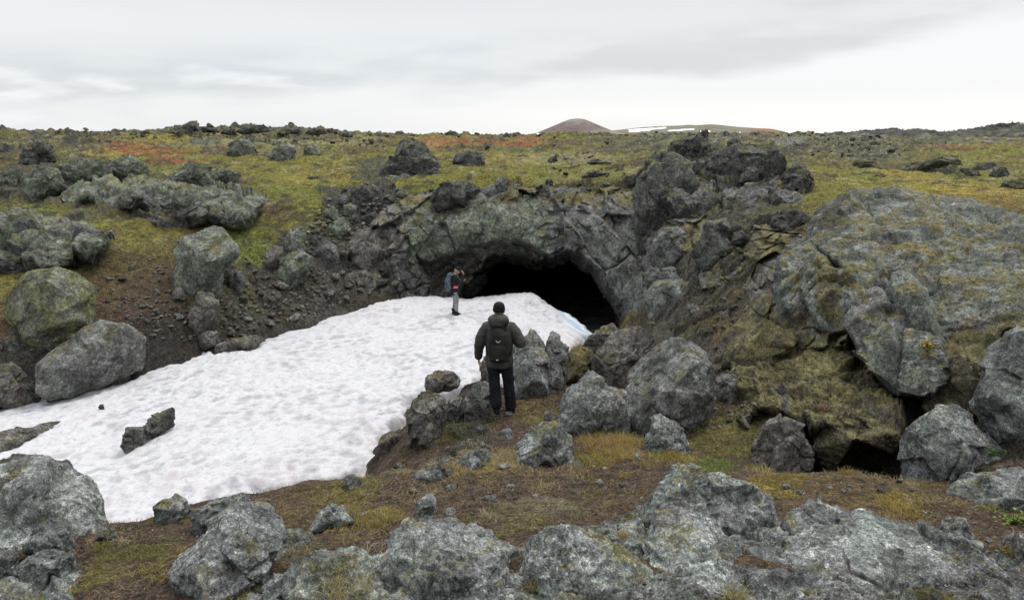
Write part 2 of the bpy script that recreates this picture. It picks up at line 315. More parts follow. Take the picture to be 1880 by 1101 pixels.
# ------------------------------------------------------------------ what grows where
TYPES = dict(dirt=(.105,.074,.056), olive=(.212,.208,.048), green=(.175,.21,.045), gold=(.38,.31,.07), red=(.37,.11,.052), pale=(.40,.39,.23),
             rubble=(.095,.084,.073), brown=(.14,.102,.055), wet=(.060,.048,.039), rust=(.30,.15,.06), black=(.022,.019,.016), mossb=(.185,.150,.085), lichen=(.20,.205,.195))
BL = []   # x, y, tangent size, radial size, type, strength
def blob(px, py, rx, ry, t, s=1.0):
    D = hit(px, py); c = P(px, py, D); d1 = hit(px, py+ry); d2 = hit(px, max(py-ry, 249))
    BL.append((c[0], c[1], max(rx*D/F, .15), float(np.clip((d2-d1)*.5, .2, D*.5)), t, s))
for a in [(150,600,260,120,'brown',.8),(280,430,90,28,'olive',.8),(430,465,60,40,'green',.9),(250,500,60,40,'olive',.5),(360,620,40,30,'olive',.3),(540,420,60,30,'olive',.8),(280,560,90,130,'dirt',.9),(330,640,110,60,'wet',1),(560,560,150,60,'rubble',1.),(600,470,110,70,'rubble',.7),(450,620,120,30,'wet',.8),
          (330,470,110,40,'brown',.8),(420,400,120,60,'brown',.55),(470,450,60,40,'green',.6),(300,380,90,20,'green',.3),(60,440,90,30,'olive',.8),(40,380,60,25,'green',.7),(250,322,70,10,'green',.6),
          (560,310,130,35,'olive',1.),(600,325,90,16,'gold',.5),(520,350,120,22,'green',.5),(590,315,60,10,'brown',.5),(500,300,140,14,'olive',.6),
          (200,272,90,9,'red',.75),(260,282,90,8,'red',.7),(330,296,50,5,'red',.8),(120,280,70,12,'pale',.6),(180,285,50,8,'gold',.7),(300,258,90,9,'gold',.5),(420,262,90,14,'pale',.6),
          (560,262,130,12,'pale',.5),(30,285,40,20,'gold',.6),(800,265,30,12,'rust',1.),(850,262,50,8,'red',.5),(930,269,75,7,'red',1.1),(960,258,60,5,'rust',.8),(1150,246,14,3,'red',.5),
          (950,300,90,16,'gold',.5),(900,318,130,14,'olive',.9),(1000,310,120,20,'olive',.9),(1050,300,120,18,'pale',.45),(1100,330,110,20,'pale',.4),(1080,350,90,16,'brown',.6),(1130,370,50,22,'olive',.8),
          (780,345,60,12,'green',.8),(700,300,60,20,'olive',.7),(1150,270,80,12,'rubble',.7),(1450,275,140,18,'rubble',.8),(1550,280,100,18,'pale',.6),(1560,262,90,10,'rubble',.7),
          (1650,335,160,22,'gold',.7),(1560,320,60,14,'olive',1.),(1760,350,140,20,'gold',.9),(1850,370,60,20,'rust',.5),(1640,272,40,4,'rust',.9),(1780,275,120,4,'rust',1.1),(1740,290,140,10,'olive',.8),
          (1850,320,60,12,'olive',.8),(1800,335,90,10,'olive',.7),(1820,255,70,12,'olive',.6),(1820,242,80,6,'rubble',.5),
          (1380,520,120,80,'mossb',1.2),(1290,590,80,40,'mossb',1.),(1330,450,120,30,'pale',.6),(1500,680,130,60,'mossb',1.),(1540,690,70,35,'pale',.7),(1420,760,70,40,'olive',.7),(1600,740,70,30,'olive',.6),(1450,640,60,30,'gold',.4),
          (1330,800,90,50,'olive',.8),(1300,850,60,30,'green',.7),(1230,820,60,25,'gold',.5),(1120,815,60,35,'green',.8),(1130,810,60,30,'gold',.5),
          (1560,910,180,50,'brown',1.),(1430,880,60,15,'gold',.7),(1650,930,50,30,'gold',.45),(1690,880,40,40,'brown',1.),
          (1000,870,200,60,'dirt',1.),(880,930,150,40,'dirt',.8),(800,830,120,60,'wet',.6),(690,930,120,40,'dirt',.9),(900,850,80,25,'gold',.45),(980,930,90,25,'pale',.35),(960,955,70,20,'olive',.6),
          (850,770,70,25,'olive',.6),(1000,760,60,25,'olive',.5),(960,740,60,25,'brown',.8),(560,900,80,30,'brown',.8),(640,890,70,20,'olive',.4),(700,940,50,20,'gold',.6),
          (240,1040,110,40,'green',.55),(250,1030,120,40,'gold',.5),(230,970,110,20,'dirt',.9),(330,945,60,10,'gold',.6),(400,960,60,20,'dirt',.8),(160,1060,60,30,'olive',.6),(1800,800,60,60,'olive',.8),(1700,690,80,50,'brown',.9)]:
    blob(*a)
for q in ((-.2,7.0),(0,7.2),(.25,7.3)): BL.append((3.75+q[0], q[1], .9, .45, 'black', 1.6))  # shade inside the small hole painted as near-black soil
ROCKY = []
def rocky(px, py, rx, ry, s, cell=.5):
    blob(px, py, rx, ry, 'x', s); ROCKY.append(BL.pop()+(cell,))
for a in [(610,480,110,80,1.),(660,370,90,40,1.),(560,560,150,45,.8),(460,590,80,40,.8),(720,470,60,80,1.),(900,362,170,22,.9),(1080,370,110,22,.9),(1130,450,60,60,1.),(1350,460,110,60,.5),(1290,560,70,40,.5),(1400,540,60,60,.3),
          (90,330,160,40,.9),(330,345,130,30,.7),(100,440,130,40,.5),(240,390,120,25,.6),(700,320,60,30,.8),(1300,340,130,60,1.),(1200,640,120,50,.8),(1080,650,70,40,.8),(40,640,60,70,.8),
          (850,740,80,40,.8),(770,760,50,50,.7),(1660,700,80,60,.8),(1780,660,90,70,.9),(1800,800,90,90,.9),(1450,800,70,50,.5),(1330,680,50,60,.7)]: rocky(*a)
for a in [(400,246,300,14,1.),(60,254,130,14,1.),(620,252,120,12,.9),(1500,268,180,20,1.),(1280,256,130,10,1.),(1600,262,120,14,.9),(1820,241,110,10,1.),(1130,262,60,8,.8),(430,272,80,16,.6),(560,280,120,12,.6),(1240,262,80,12,.9)]: rocky(*a, 1.)
for a in [(950,1085,520,45,1.2),(1500,1085,400,50,1.2),(60,1060,100,60,1.),(560,1080,120,50,.9),(1250,960,170,60,.8),(1560,1010,250,60,1.),(1840,1050,80,60,1.),(60,930,120,80,1.),(470,1000,120,60,.6)]: rocky(*a, .16)
def region_w(x, y, regs, warp):
    w = np.zeros(len(x)); cell = np.full(len(x), .5)
    for bx, by, rt, rr, t, s, ce in regs:
        d = math.hypot(bx, by); ux, uy = bx/d, by/d
        q = np.sqrt((((x-bx)*ux+(y-by)*uy)/rr)**2+(((x-bx)*uy-(y-by)*ux)/rt)**2)+warp
        v = sstep(1.2, .6, q)*s; w = np.maximum(w, v)
    return np.minimum(w, 1.)
def ground_col(x, y, seedshift=0.):
    p = np.stack([x, y, np.zeros_like(x)], 1); D = np.hypot(x, y)
    n1 = fbm(p*.55, 4, 3); n2 = fbm(p*2.6, 4, 9); n3 = fbm(p*1.1+7, 4, 21); n4 = fbm(p*9., 3, 33)
    T = {k: np.array(v) for k, v in TYPES.items()}
    far = sstep(13, 24, D)[:, None]
    veg = sstep(-.25, .25, n1+.4*n4)[:, None]*T['olive']+(1-sstep(-.25, .25, n1+.4*n4))[:, None]*T['brown']
    near = T['dirt']*(1-.55*sstep(.0, .35, n3)[:, None])+T['brown']*(.55*sstep(.0, .35, n3)[:, None])
    c = near*(1-far)+veg*far
    w = np.zeros(len(x))
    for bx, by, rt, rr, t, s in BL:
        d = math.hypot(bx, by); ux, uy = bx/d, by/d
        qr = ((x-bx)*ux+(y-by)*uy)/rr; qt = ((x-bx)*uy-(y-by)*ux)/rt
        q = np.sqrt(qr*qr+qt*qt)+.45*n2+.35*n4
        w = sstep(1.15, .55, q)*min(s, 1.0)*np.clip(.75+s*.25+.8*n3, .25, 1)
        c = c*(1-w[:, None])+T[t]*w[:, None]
    # patches of pale reindeer moss, dead grass and bare cinder break up the mat on the plateau
    pl = sstep(18, 27, D)
    c = c+(T['pale']-c)*(sstep(.22, .5, fbm(p*1.9+31, 4, 51))*.55*pl)[:, None]
    c = c+(T['green']-c)*(sstep(.15, .45, fbm(p*.8+11, 4, 55))*.5*pl)[:, None]
    c = c+(np.array((.04,.038,.032))-c)*(sstep(.16, .42, fbm(p*2.4+71, 4, 61)+.25*n4)*.75*pl)[:, None]
    c = c*(1+.35*n4)[:, None]
    wetd = (sstep(-.75, -.05, polydist(x, y, SNOWPOLY)+.35*n2)*.75)[:, None]; c = c*(1-wetd)+np.array(TYPES['wet'])*.8*wetd     # meltwater soaks the rim of the snow
    return np.clip(c, .008, .6)

# ------------------------------------------------------------------ ground sheet
def ground_z(x, y, inner=True, rk=None):
    D = np.hypot(x, y); z = gbase(x, y); p = np.stack([x, y, z], 1)
    sd = polydist(x, y, SNOWPOLY) if inner else np.full(len(x), -9.)
    z = z-.40*sstep(.05, .6, sd)
    out = 1-sstep(-.1, .3, sd)
    amp = np.where(D < 13, .045, .09+.05*sstep(25, 60, D))
    z = z+out*amp*fbm(p*1.3, 4, 5)*1.6+out*.022*fbm(p*9, 3, 15)*np.where(D < 30, 1, .5)
    # humps of moss and clinker on the plateau
    pl = sstep(24, 34, D)*sstep(-4.5, -3.0, z)
    z = z+pl*(.16*np.maximum(0, ridged(p*.9, 4, 25))+.10*fbm(p*2.5, 3, 28))
    cl = sstep(.1, .45, fbm(p*.16, 3, 41))*sstep(38, 60, D)*sstep(400, 150, D)
    z = z+cl*(.55*np.maximum(0, ridged(p*.55, 5, 45)-.05))
    z = z+.25*sstep(40, 60, D)*sstep(300, 120, D)*np.maximum(0, ridged(p*.7+9, 5, 47)-.15)
    if rk is None: rk = rock_field(x, y)
    far, near, br, bn = rk
    z = z+out*(far*br+near*(bn-.10))
    z = np.where((x > 1.9) & (x < 4.1) & (y > 21.2) & (y < 24.9), np.minimum(z, -7.6), z)
    return z
def rock_field(x, y):
    """where broken rock shows through the soil, and its height: blocks of ~0.5 m on the banks, knobbly crust close by"""
    p = np.stack([x, y, np.zeros_like(x)], 1); D = np.hypot(x, y); wr = .5*fbm(p*1.3, 3, 63)
    far = region_w(x, y, [b for b in ROCKY if b[6] == .5], wr); near = region_w(x, y, [b for b in ROCKY if b[6] == .16], wr*.6); sky = region_w(x, y, [b for b in ROCKY if b[6] == 1.], wr*.6)
    far = np.maximum(far, sstep(.05, .35, fbm(p*.12+3, 4, 65))*sstep(34, 45, D)*sstep(160, 110, D)*.9)
    q = p[:, :2]+.22*np.stack([fbm(p*1.6, 3, 66), fbm(p*1.6+30, 3, 67)], 1)
    f1, f2, r1 = voro2(q*1.7, 31); g1, g2, r2 = voro2(q*4.3+7, 33)
    b = .30*(r1-.35)*sstep(0, .12, f2-f1)+.11*(r2-.4)*sstep(0, .16, g2-g1)-.05*(1-sstep(0, .1, f2-f1))
    h1, h2, r5 = voro2(q*.75+5, 41); k1, k2, r6 = voro2(q*2.4+1, 43)
    b = b*(1-sky)+sky*(.46*np.maximum(r5-.45, -.1)*sstep(0, .22, h2-h1)+.24*np.maximum(r6-.4, -.1)*sstep(0, .25, k2-k1)+.22*ridged(p*.5, 4, 44)-.05)
    far = np.maximum(far, sky)
    q = p[:, :2]+.09*np.stack([fbm(p*5, 3, 68), fbm(p*5+30, 3, 69)], 1)
    h1, h2, r3 = voro2(q*5.2, 35); k1, k2, r4 = voro2(q*13+7, 37)
    n = .10*(r3-.3)*sstep(0, .25, h2-h1)+.03*(r4-.4)*sstep(0, .3, k2-k1)+.10*ridged(p*2.2, 4, 39)+.035*fbm(p*11, 3, 40)
    return far, near, b, n
def build_ground():
    az = np.concatenate([np.linspace(-180, -46, 40, endpoint=False), np.linspace(-46, -40, 30, endpoint=False), np.linspace(-40, 40, 860, endpoint=False), np.linspace(40, 46, 30, endpoint=False), np.linspace(46, 180, 41)])
    az = np.radians(az)
    ln = np.concatenate([np.linspace(math.log(.25), math.log(2.4), 30, endpoint=False), np.linspace(math.log(2.4), math.log(30), 720, endpoint=False), np.linspace(math.log(30), math.log(170), 240, endpoint=False), np.linspace(math.log(170), math.log(6000), 50)])
    A, L = np.meshgrid(az, ln); x = (np.sin(A)*np.exp(L)).ravel(); y = (np.cos(A)*np.exp(L)).ravel()
    rk = rock_field(x, y); z = ground_z(x, y, rk=rk)
    D = np.hypot(x, y); z = np.where(D > 300, z-(D-300)*.004, z)
    col = ground_col(x, y)
    p = np.stack([x, y, z], 1); n = fbm(p*3, 4, 203)
    w = (rk[0]*sstep(.35, .62, rk[0]-.36*sstep(34, 45, D)+.5*n+1.2*rk[2]))[:, None]; col = col*(1-w)+np.where((D > 38)[:, None], np.array((.072,.074,.060))+np.array((.11,.10,.02))*sstep(-.1, .25, fbm(p*1.1, 4, 207))[:, None]+np.array((.10,.10,.08))*sstep(.15, .4, fbm(p*1.7+5, 4, 209))[:, None], np.array((.098,.099,.086)))*(1+.6*n)[:, None]*w
    w = (rk[1]*sstep(.30, .55, rk[1]+.35*n+1.5*rk[3]))[:, None]; NEARROCK = w[:, 0]; col = col*(1-w)+np.array((.150,.155,.150))*(1+.6*n)[:, None]*w
    # clinker tops are bare rock
    nr, nc = A.shape; idx = np.arange(nr*nc).reshape(nr, nc)
    f = np.stack([idx[:-1,:-1], idx[:-1,1:], idx[1:,1:], idx[1:,:-1]], -1).reshape(-1, 4)
    # mouth of the cave: no soil across the opening
    fx = x[f].mean(1); fy = y[f].mean(1); fz = z[f]; st = fz.max(1)-fz.min(1)
    cut = (fy > 24.05) & (fy < 25.7) & (fx > -3.9) & (fx < 4.0) & (fz.mean(1) < -3.75) & (fz.mean(1) > -7.55) & (st > .05)
    f = f[~cut]
    zz = z.reshape(nr, nc); slope = np.abs(np.gradient(zz, axis=0))/np.maximum(np.exp(L)*np.gradient(L, axis=0), 1e-3)
    rk = (sstep(.75, 1.3, slope.ravel())*.75)[:, None]; col = col*(1-rk)+np.array((.062,.060,.055))*rk
    me = np_mesh('ground', np.stack([x, y, z], 1), f); set_col(me, col)
    og = link('ground', me, M_GROUND); me.materials.append(MAT['grey']); me.polygons.foreach_set('material_index', (NEARROCK[f].mean(1) > .5).astype(np.int32))
    tag(og, 'brown soil and moss covered lava ground around the snow filled hollow', 'ground', kind='structure')
build_ground()

# ------------------------------------------------------------------ snow
def snow_surf(x, y):
    sd = polydist(x, y, SNOWPOLY); p = np.stack([x, y, np.zeros_like(x)], 1)
    sd = sd+.20*fbm(p*1.8, 5, 71, .6)+.07*fbm(p*8, 3, 75)
    w = p[:, :2]+.16*np.stack([fbm(p*1.7, 3, 81), fbm(p*1.7+40, 3, 82)], 1)
    w = w@np.array([[.9,-.25],[.25,.8]])
    f1, f2, _r = voro2(w*3.6, 4); g1, g2, _r = voro2(w*6.6+3, 8)
    mod = np.clip(.75+1.1*fbm(p*.55+3, 3, 84), .2, 1.5); cup = mod*(.060*np.minimum(f1, .75)**1.5+.045*g1+.045*fbm(p*3.2, 4, 86))+.10*fbm(p*.45, 3, 83)+.018*fbm(p*9, 3, 87)
    ice = sstep(.0, .35, x-(1.05+.0*y)-.18*(23.6-y))*sstep(17, 19, y)
    z = snowz(x, y)+cup*(1-.75*ice)-.05
    edge = np.clip(sd, 0, 1)
    z = z-.30*np.exp(-edge/.07)-np.where(sd < 0, np.minimum(-sd*2.5, .8), 0)
    return z, sd, ice, f1, f2, p
def build_snow():
    xs = np.arange(-16.5, 4.2, .031); ys = np.exp(np.linspace(math.log(6.6), math.log(24.6), 620))
    X, Y = np.meshgrid(xs, ys); x, y = X.ravel(), Y.ravel()
    z, sd, ice, f1, f2, p = snow_surf(x, y)
    c = np.tile(np.array((.555,.553,.560)), (len(x), 1))
    dirt = (sstep(.55, .10, f1+.35*fbm(p*4, 3, 90))*np.clip(.30+1.7*(fbm(p*.9, 4, 91)+.12), .08, .85))[:, None]  # soft shading of the cup hollows painted grey, patchy with dirt
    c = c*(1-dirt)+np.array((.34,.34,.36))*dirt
    dk = (sstep(.05, .5, fbm(p*1.9+5, 5, 95, .6)+.30*sstep(15, 23, y))*.34)[:, None]; c = c*(1-dk)+np.array((.55,.53,.55))*dk
    e = (sstep(.30, .0, sd)*.45*np.clip(.6+fbm(p*3, 3, 97), 0, 1))[:, None]; c = c*(1-e)+np.array((.50,.42,.40))*e
    st = np.sin((x*1.2+y*.55)*9+4*fbm(p*1.2, 4, 98))*.5+.5
    ic = ice[:, None]; c = c*(1-ic)+(np.array((.40,.47,.53))+(st*st*.26)[:, None])*ic
    nr, nc = X.shape; idx = np.arange(nr*nc).reshape(nr, nc)
    f = np.stack([idx[:-1,:-1], idx[:-1,1:], idx[1:,1:], idx[1:,:-1]], -1).reshape(-1, 4)
    f = f[sd[f].max(1) > -.28]
    used = np.unique(f); mp = np.full(len(x), -1); mp[used] = np.arange(len(used))
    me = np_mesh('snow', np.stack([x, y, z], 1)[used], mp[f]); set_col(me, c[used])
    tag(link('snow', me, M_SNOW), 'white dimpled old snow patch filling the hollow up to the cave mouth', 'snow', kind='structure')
build_snow()

# ------------------------------------------------------------------ cave passage behind the arch
def build_cave():
    nu, nv = 160, 120; V = []
    t = np.linspace(0, 1, nv); u = np.linspace(0, 2*PI, nu, endpoint=False)
    U, T = np.meshgrid(u, t); U, T = U.ravel(), T.ravel()
    w = 4.75*(1-.30*T); cx = -.35+1.6*T; h = 3.05-.5*T
    ca, sa = np.cos(U), np.sin(U)
    x = cx+w*np.sign(ca)*np.abs(ca)**.8; z = -6.9-.8*T+np.where(sa > 0, h*np.abs(sa)**.75, .5*sa); y = 24.55+15*T
    n = fbm(np.stack([x, y, z], 1)*.9, 5, 101)+.5*ridged(np.stack([x, y, z], 1)*1.6, 4, 107)
    k = 1+.10*n; x = cx+(x-cx)*k; z = -6+(z+6)*k
    idx = np.arange(nu*nv).reshape(nv, nu); nx = np.roll(idx, -1, 1)
    f = np.stack([idx[:-1], nx[:-1], nx[1:], idx[1:]], -1).reshape(-1, 4)
    vv = np.concatenate([np.stack([x, y, z], 1), [[1.3, 39.6, -6]]]); last = idx[-1]; f = np.concatenate([f, np.stack([last, np.roll(last, -1), np.full(nu, nu*nv), np.full(nu, nu*nv)], -1)])
    tri = np.concatenate([f[:, [0,1,2]], f[:-nu][:, [0,2,3]]])
    me = np_mesh('cave', vv, tri)
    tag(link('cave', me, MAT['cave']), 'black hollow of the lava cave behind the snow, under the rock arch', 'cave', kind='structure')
build_cave()
# ------------------------------------------------------------------ rocks
_ICO = {}
def ico(n):
    if n not in _ICO:
        bm = bmesh.new(); bmesh.ops.create_icosphere(bm, subdivisions=n, radius=1)
        v = np.array([q.co[:] for q in bm.verts]); f = np.array([[w.index for w in q.verts] for q in bm.faces]); bm.free()
        _ICO[n] = (v/np.linalg.norm(v, axis=1)[:, None], f)
    return _ICO[n]
def star_radius(phi, poly):
    R = np.full(len(phi), 1e-3); cx, sx = np.cos(phi), np.sin(phi); n = len(poly)
    for i in range(n):
        ax, ay = poly[i]; bx, by = poly[(i+1) % n]; ex, ey = bx-ax, by-ay
        den = cx*ey-sx*ex; den = np.where(np.abs(den) < 1e-9, 1e-9, den)
        r = (ax*ey-ay*ex)/den; s = (ax*sx-ay*cx)/den
        R = np.where((r > 0) & (s >= -1e-6) & (s <= 1+1e-6), np.maximum(R, r), R)
    return R
def rock_shape(dirs, poly, T, seed, p=26, facets=4, cuts=9, chip=1., rough=1., crack=0., off=np.zeros(3), cscale=1.3, tilt=.28, user=()):
    """a broken lava block: dirs (unit), poly = outline in its own upright plane, T = half thickness"""
    rs = np.random.RandomState(seed)
    a, b, c = dirs.T; phi = np.arctan2(b, a); sa = np.hypot(a, b)
    R = star_radius(phi, poly); S = float(np.sqrt(max(R.mean(), 1e-3)*T))
    S = float(min(S, R.mean()))
    tl = np.full(len(a), tilt)
    for k in range(1, 5): tl += .22*math.sin(rs.rand()*9)*np.cos(k*phi+rs.rand()*7)
    tl = np.clip(tl, .02, .9)
    q = ((sa+tl*np.abs(c))/R)**p
    # the crest towards the viewer's side is knocked into flat faces
    pl = [((0, 0, -1), T)]
    for k in range(facets):
        n = np.array([rs.uniform(-.85, .85), rs.uniform(-.7, .95), 1.0]); n /= np.linalg.norm(n); pl.append((n, T*rs.uniform(.72, 1.05)))
    for k in range(3):
        n = np.array([rs.uniform(-.8, .8), rs.uniform(-.8, .8), -1.0]); n /= np.linalg.norm(n); pl.append((n, T*rs.uniform(.75, 1.05)))
    for n, d in user:
        n = np.array(n, float); n /= np.linalg.norm(n); pl.append((n, T*d))
    for n, d in pl:
        q = q+np.maximum(dirs@np.array(n)/d, 0)**p
    r = q**(-1./p); v = dirs*r[:, None]
    for k in range(cuts):     # clean fracture faces, each taking a visible slice off
        n = np.array([rs.uniform(-1, 1), rs.uniform(-.55, 1), rs.uniform(.35, 1.0)]); n /= np.linalg.norm(n)
        d = (v@n).max()*rs.uniform(.66, .92); nd = dirs@n; r = np.where(nd > 1e-3, np.minimum(r, d/np.maximum(nd, 1e-3)), r); v = dirs*r[:, None]
    w = v+off
    S2 = max(S, .08)
    d = S2*.022*fbm(w*(1.1/S2), 4, seed % 97)+S2*.028*ridged(w*(3.2/S2), 3, seed % 89)
    if chip:
        ww = w*(1.5/S2); ww = ww+.10*np.stack([vnoise(ww*1.3, 1), vnoise(ww*1.3+9, 2), vnoise(ww*1.3+17, 3)], 1)
        f1, f2, rid, tl_ = voro(ww, seed % 83, tilt=True)
        e = sstep(0, .06, f2-f1); d += chip*S2*(.10*(rid-.6)+.16*tl_)*e-chip*S2*.03*(1-e)
    ab = min(1.0, S2/.35)
    d += rough*ab*(.024*fbm(w*5.0, 4, 7)+.013*ridged(w*14, 3, 8)+.006*fbm(w*40, 2, 9))
    if crack:
        ww = w*cscale+.30*np.stack([fbm(w*1.5, 3, 11), fbm(w*1.5+9, 3, 12), fbm(w*1.5+17, 3, 13)], 1)
        f1, f2, rid = voro(ww*np.array([1., .8, 1.]), 19+seed % 7)
        d += crack*(-.075*np.exp(-(f2-f1)/.035)+.06*(rid-.5)*sstep(0, .08, f2-f1))
    return v+dirs*d[:, None]
NROCK = [0]
def R(name, label, cat, pts, mat='mid', D=None, T=None, sh=(0., 0.), group=None, sub=None, sink=.30, dk=.45, **kw):
    NROCK[0] += 1; seed = kw.pop('seed', sum(ord(q)*(i_*7+3) for i_, q in enumerate(label)) % 9973)
    pts = [tuple(map(float, q.split(','))) for q in pts.split()] if isinstance(pts, str) else pts
    pp = np.array(pts, float)
    x0, x1, y0, y1 = pp[:,0].min(), pp[:,0].max(), pp[:,1].min(), pp[:,1].max()
    low = pp[pp[:,1] > y1-.12*(y1-y0)][:,0].mean()
    # area centroid
    X, Y = pp[:,0], pp[:,1]; X2, Y2 = np.roll(X, -1), np.roll(Y, -1); A = X*Y2-X2*Y; c = np.array([((X+X2)*A).sum(), ((Y+Y2)*A).sum()])/(3*A.sum())
    wpx = math.sqrt((x1-x0)*(y1-y0))
    if D is None:
        Db = hit(low, min(y1-2, 1130)); Tw = T if T else .42*wpx*Db/F; D = Db+dk*Tw
    r = ray(*c); cen = r*D; d = r/np.linalg.norm(r)
    if T is None: T = .42*wpx*D/F
    rt = np.cross(d, [0, 0, 1]); rt /= np.linalg.norm(rt); up = np.cross(rt, d)
    t0 = cen@d; poly = []
    for q in pts:
        rq = ray(*q); w = rq*(t0/(rq@d))-cen; b = w@up
        poly.append((w@rt, b))
    poly = np.array(poly)
    h = poly[:,1].max()-poly[:,1].min(); lowm = poly[:,1] < poly[:,1].min()+.35*h; poly[lowm, 1] -= sink*h
    if sub is None: px = max(x1-x0, y1-y0); sub = 7 if px > 420 else 6 if px > 95 else 5 if px > 40 else 4
    dirs, f = ico(sub)
    Mx = np.stack([rt, up, -d], 1)
    v = rock_shape(dirs, poly, T, seed, off=cen*1.0+seed*.37, **kw)
    for k in (0, 1):      # the finished block spans the surveyed outline
        lo, hi = v[:,k].min(), v[:,k].max(); pl, ph = poly[:,k].min(), poly[:,k].max(); v[:,k] = pl+(v[:,k]-lo)*(ph-pl)/(hi-lo)
    cc = v[:,2]-(sh[0]*v[:,0]+sh[1]*v[:,1])
    w = v[:,:1]*rt+v[:,1:2]*up-cc[:,None]*d
    base = np.array([0, 0, w[:,2].min()*.8])
    me = np_mesh(name, w-base, f)
    o = link(name, me, MAT[mat], loc=cen+base)
    return tag(o, label, cat, group)
B, SL = 'boulder', 'rock slab'
# --- the rock wall that arches over the cave
def build_cliff():
    K = [(640,560,22.4),(690,545,22.6),(660,470,23.2),(690,440,23.6),(690,395,24.6),(720,378,25.1),(790,352,26.2),(900,345,26.5),(1000,345,26.3),(1100,350,25.6),(1165,350,24.4),(700,500,23.3),(740,548,23.5),(745,450,23.9),(770,470,24.3),(800,400,24.5),(790,378,25.2),(880,372,25.0),(880,400,24.2),
         (880,440,24.0),(950,415,24.1),(960,380,24.9),(1000,455,24.2),(1040,460,24.0),(1040,400,24.4),(1090,400,23.8),(1090,375,24.6),(1090,480,22.8),(1130,450,22.5),(1150,400,23.2),(1130,550,21.2),(1150,605,20.0),(1200,500,20.3),(1200,440,21.2),(1190,560,18.9),(1220,610,17.8),(1270,500,18.6),
         (1310,520,17.4),(1330,565,16.6),(1260,420,20.4),(1340,430,18.8),(1370,480,16.8),(1300,600,16.0),(1250,560,17.6),(860,540,26.0),(1250,390,21.6),(1350,390,20.0),(1420,425,16.9),(1480,445,14.8),(1440,540,13.1),(1500,560,11.6),(1420,615,12.3),(1350,635,13.6),(1540,480,12.6),(1555,560,10.7),(1400,490,15.0),(1560,640,9.9)]
    K = np.array(K, float); K[:, 2] -= .55*sstep(1170, 1290, K[:, 0]); Q = K[:, :2]/100.; n = len(Q); d = np.sqrt(((Q[:,None]-Q[None])**2).sum(2)); A = np.zeros((n+3, n+3)); A[:n,:n] = -d+np.eye(n)*.05; A[:n,n] = 1; A[:n,n+1:] = Q; A[n:,:n] = A[:n,n:].T
    W = np.linalg.solve(A, np.concatenate([K[:,2], [0,0,0]]))
    xs = np.arange(632, 1580, 1.7); ys = np.arange(334, 672, 1.7); X, Y = np.meshgrid(xs, ys); px, py = X.ravel(), Y.ravel()
    wob = np.stack([px, py, 0*px], 1); px2 = px+7*fbm(wob/26., 4, 301)+3*fbm(wob/7., 3, 303); py2 = py+7*fbm(wob/26.+9, 4, 302)+3*fbm(wob/7.+5, 3, 304)
    D = np.zeros(len(px))
    for k in range(0, len(px), 30000):
        e = slice(k, k+30000); q = np.stack([px[e], py[e]], 1)/100.; D[e] = -np.sqrt(((q[:,None]-Q[None])**2).sum(2))@W[:n]+W[n]+q@W[n+1:]
    outl = np.array([(628,575),(640,500),(650,440),(684,398),(706,372),(770,350),(850,345),(950,342),(1040,340),(1120,342),(1168,346),(1180,395),(1250,392),(1330,396),(1420,412),(1490,428),(1560,470),(1572,560),(1560,640),(1500,650),(1420,655),(1350,650),(1310,628),(1262,615),(1210,612),(1178,618),(1150,625),(632,625)], float)
    hole = np.array([(858,640),(862,548),(868,512),(886,484),(905,466),(935,468),(975,478),(1010,476),(1046,464),(1070,474),(1098,500),(1122,532),(1142,568),(1157,606),(1160,640)], float)
    lint = np.array([(752,436),(766,466),(788,480),(820,470),(866,450),(915,438),(945,436),(985,452),(1012,470),(1030,476),(1030,500),(870,560),(800,560),(786,520),(770,490)], float)
    so_ = polydist(px2, py2, outl); sh_ = polydist(px2, py2, hole); sl_ = polydist(px2, py2, lint)
    D = D+.55*sstep(-1.5, 9, sl_)*(1-.4*sstep(0, 60, py-470.))+.35*sstep(0, 22, sl_)
    D = D+2.6*np.clip((sh_+4)/20., 0, 1)**.8
    D = D+.9*np.clip(1-so_/14., 0, 1)**2                       # edges run back into the bank
    R3 = np.stack([(px-CX)/F/(CT+(CY-py)/F*ST), np.ones(len(px)), (-ST+(CY-py)/F*CT)/(CT+(CY-py)/F*ST)], 1); P3 = R3*D[:, None]
    w = P3*np.array([1., .35, 1.05]); w = w+.20*np.stack([fbm(w*1.1, 3, 311), fbm(w*1.1+9, 3, 312), fbm(w*1.1+17, 3, 313)], 1)
    lin = sstep(40, -6, np.abs(px-880)-110)*sstep(22, 0, np.abs(py-418)-42)
    right = sstep(1010, 1060, px)
    ws = np.where(right > .5, 1, 0)[:, None]
    wr = np.stack([w[:,0]*.9+w[:,2]*.55, w[:,1], w[:,2]*.5-w[:,0]*.25], 1)           # joints lean with the arch on the right
    w1 = w*(1-ws)+wr*ws
    f1, f2, r1, t1 = voro(w1*.95, 51, tilt=True); g1, g2, r2, t2 = voro(w1*2.4+3, 57, tilt=True); h1, h2, r3 = voro(w*6.0+1, 59)
    amp = 1-.55*lin
    d = amp*((.40*(r1-.5)+.45*np.clip(t1, -.7, .7))*sstep(0, .05, f2-f1)+(.14*(r2-.5)+.24*t2)*sstep(0, .08, g2-g1))-.16*(.45+.55*amp)*(1-.8*sstep(1200, 1290, px))*np.exp(-(f2-f1)/.022)-.07*amp*np.exp(-(g2-g1)/.03)+.05*amp*(r3-.5)*sstep(0, .15, h2-h1)
    d += .06*fbm(w*1.6, 4, 315)+.03*ridged(w*4., 4, 317)+.02*fbm(w*12, 3, 319)
    # flutes on the right hand buttress
    d += right*.06*ridged(np.stack([w[:,0]*2.6+w[:,2]*1.5, w[:,1]*.5, w[:,2]*.6-w[:,0]*.3], 1), 4, 321)
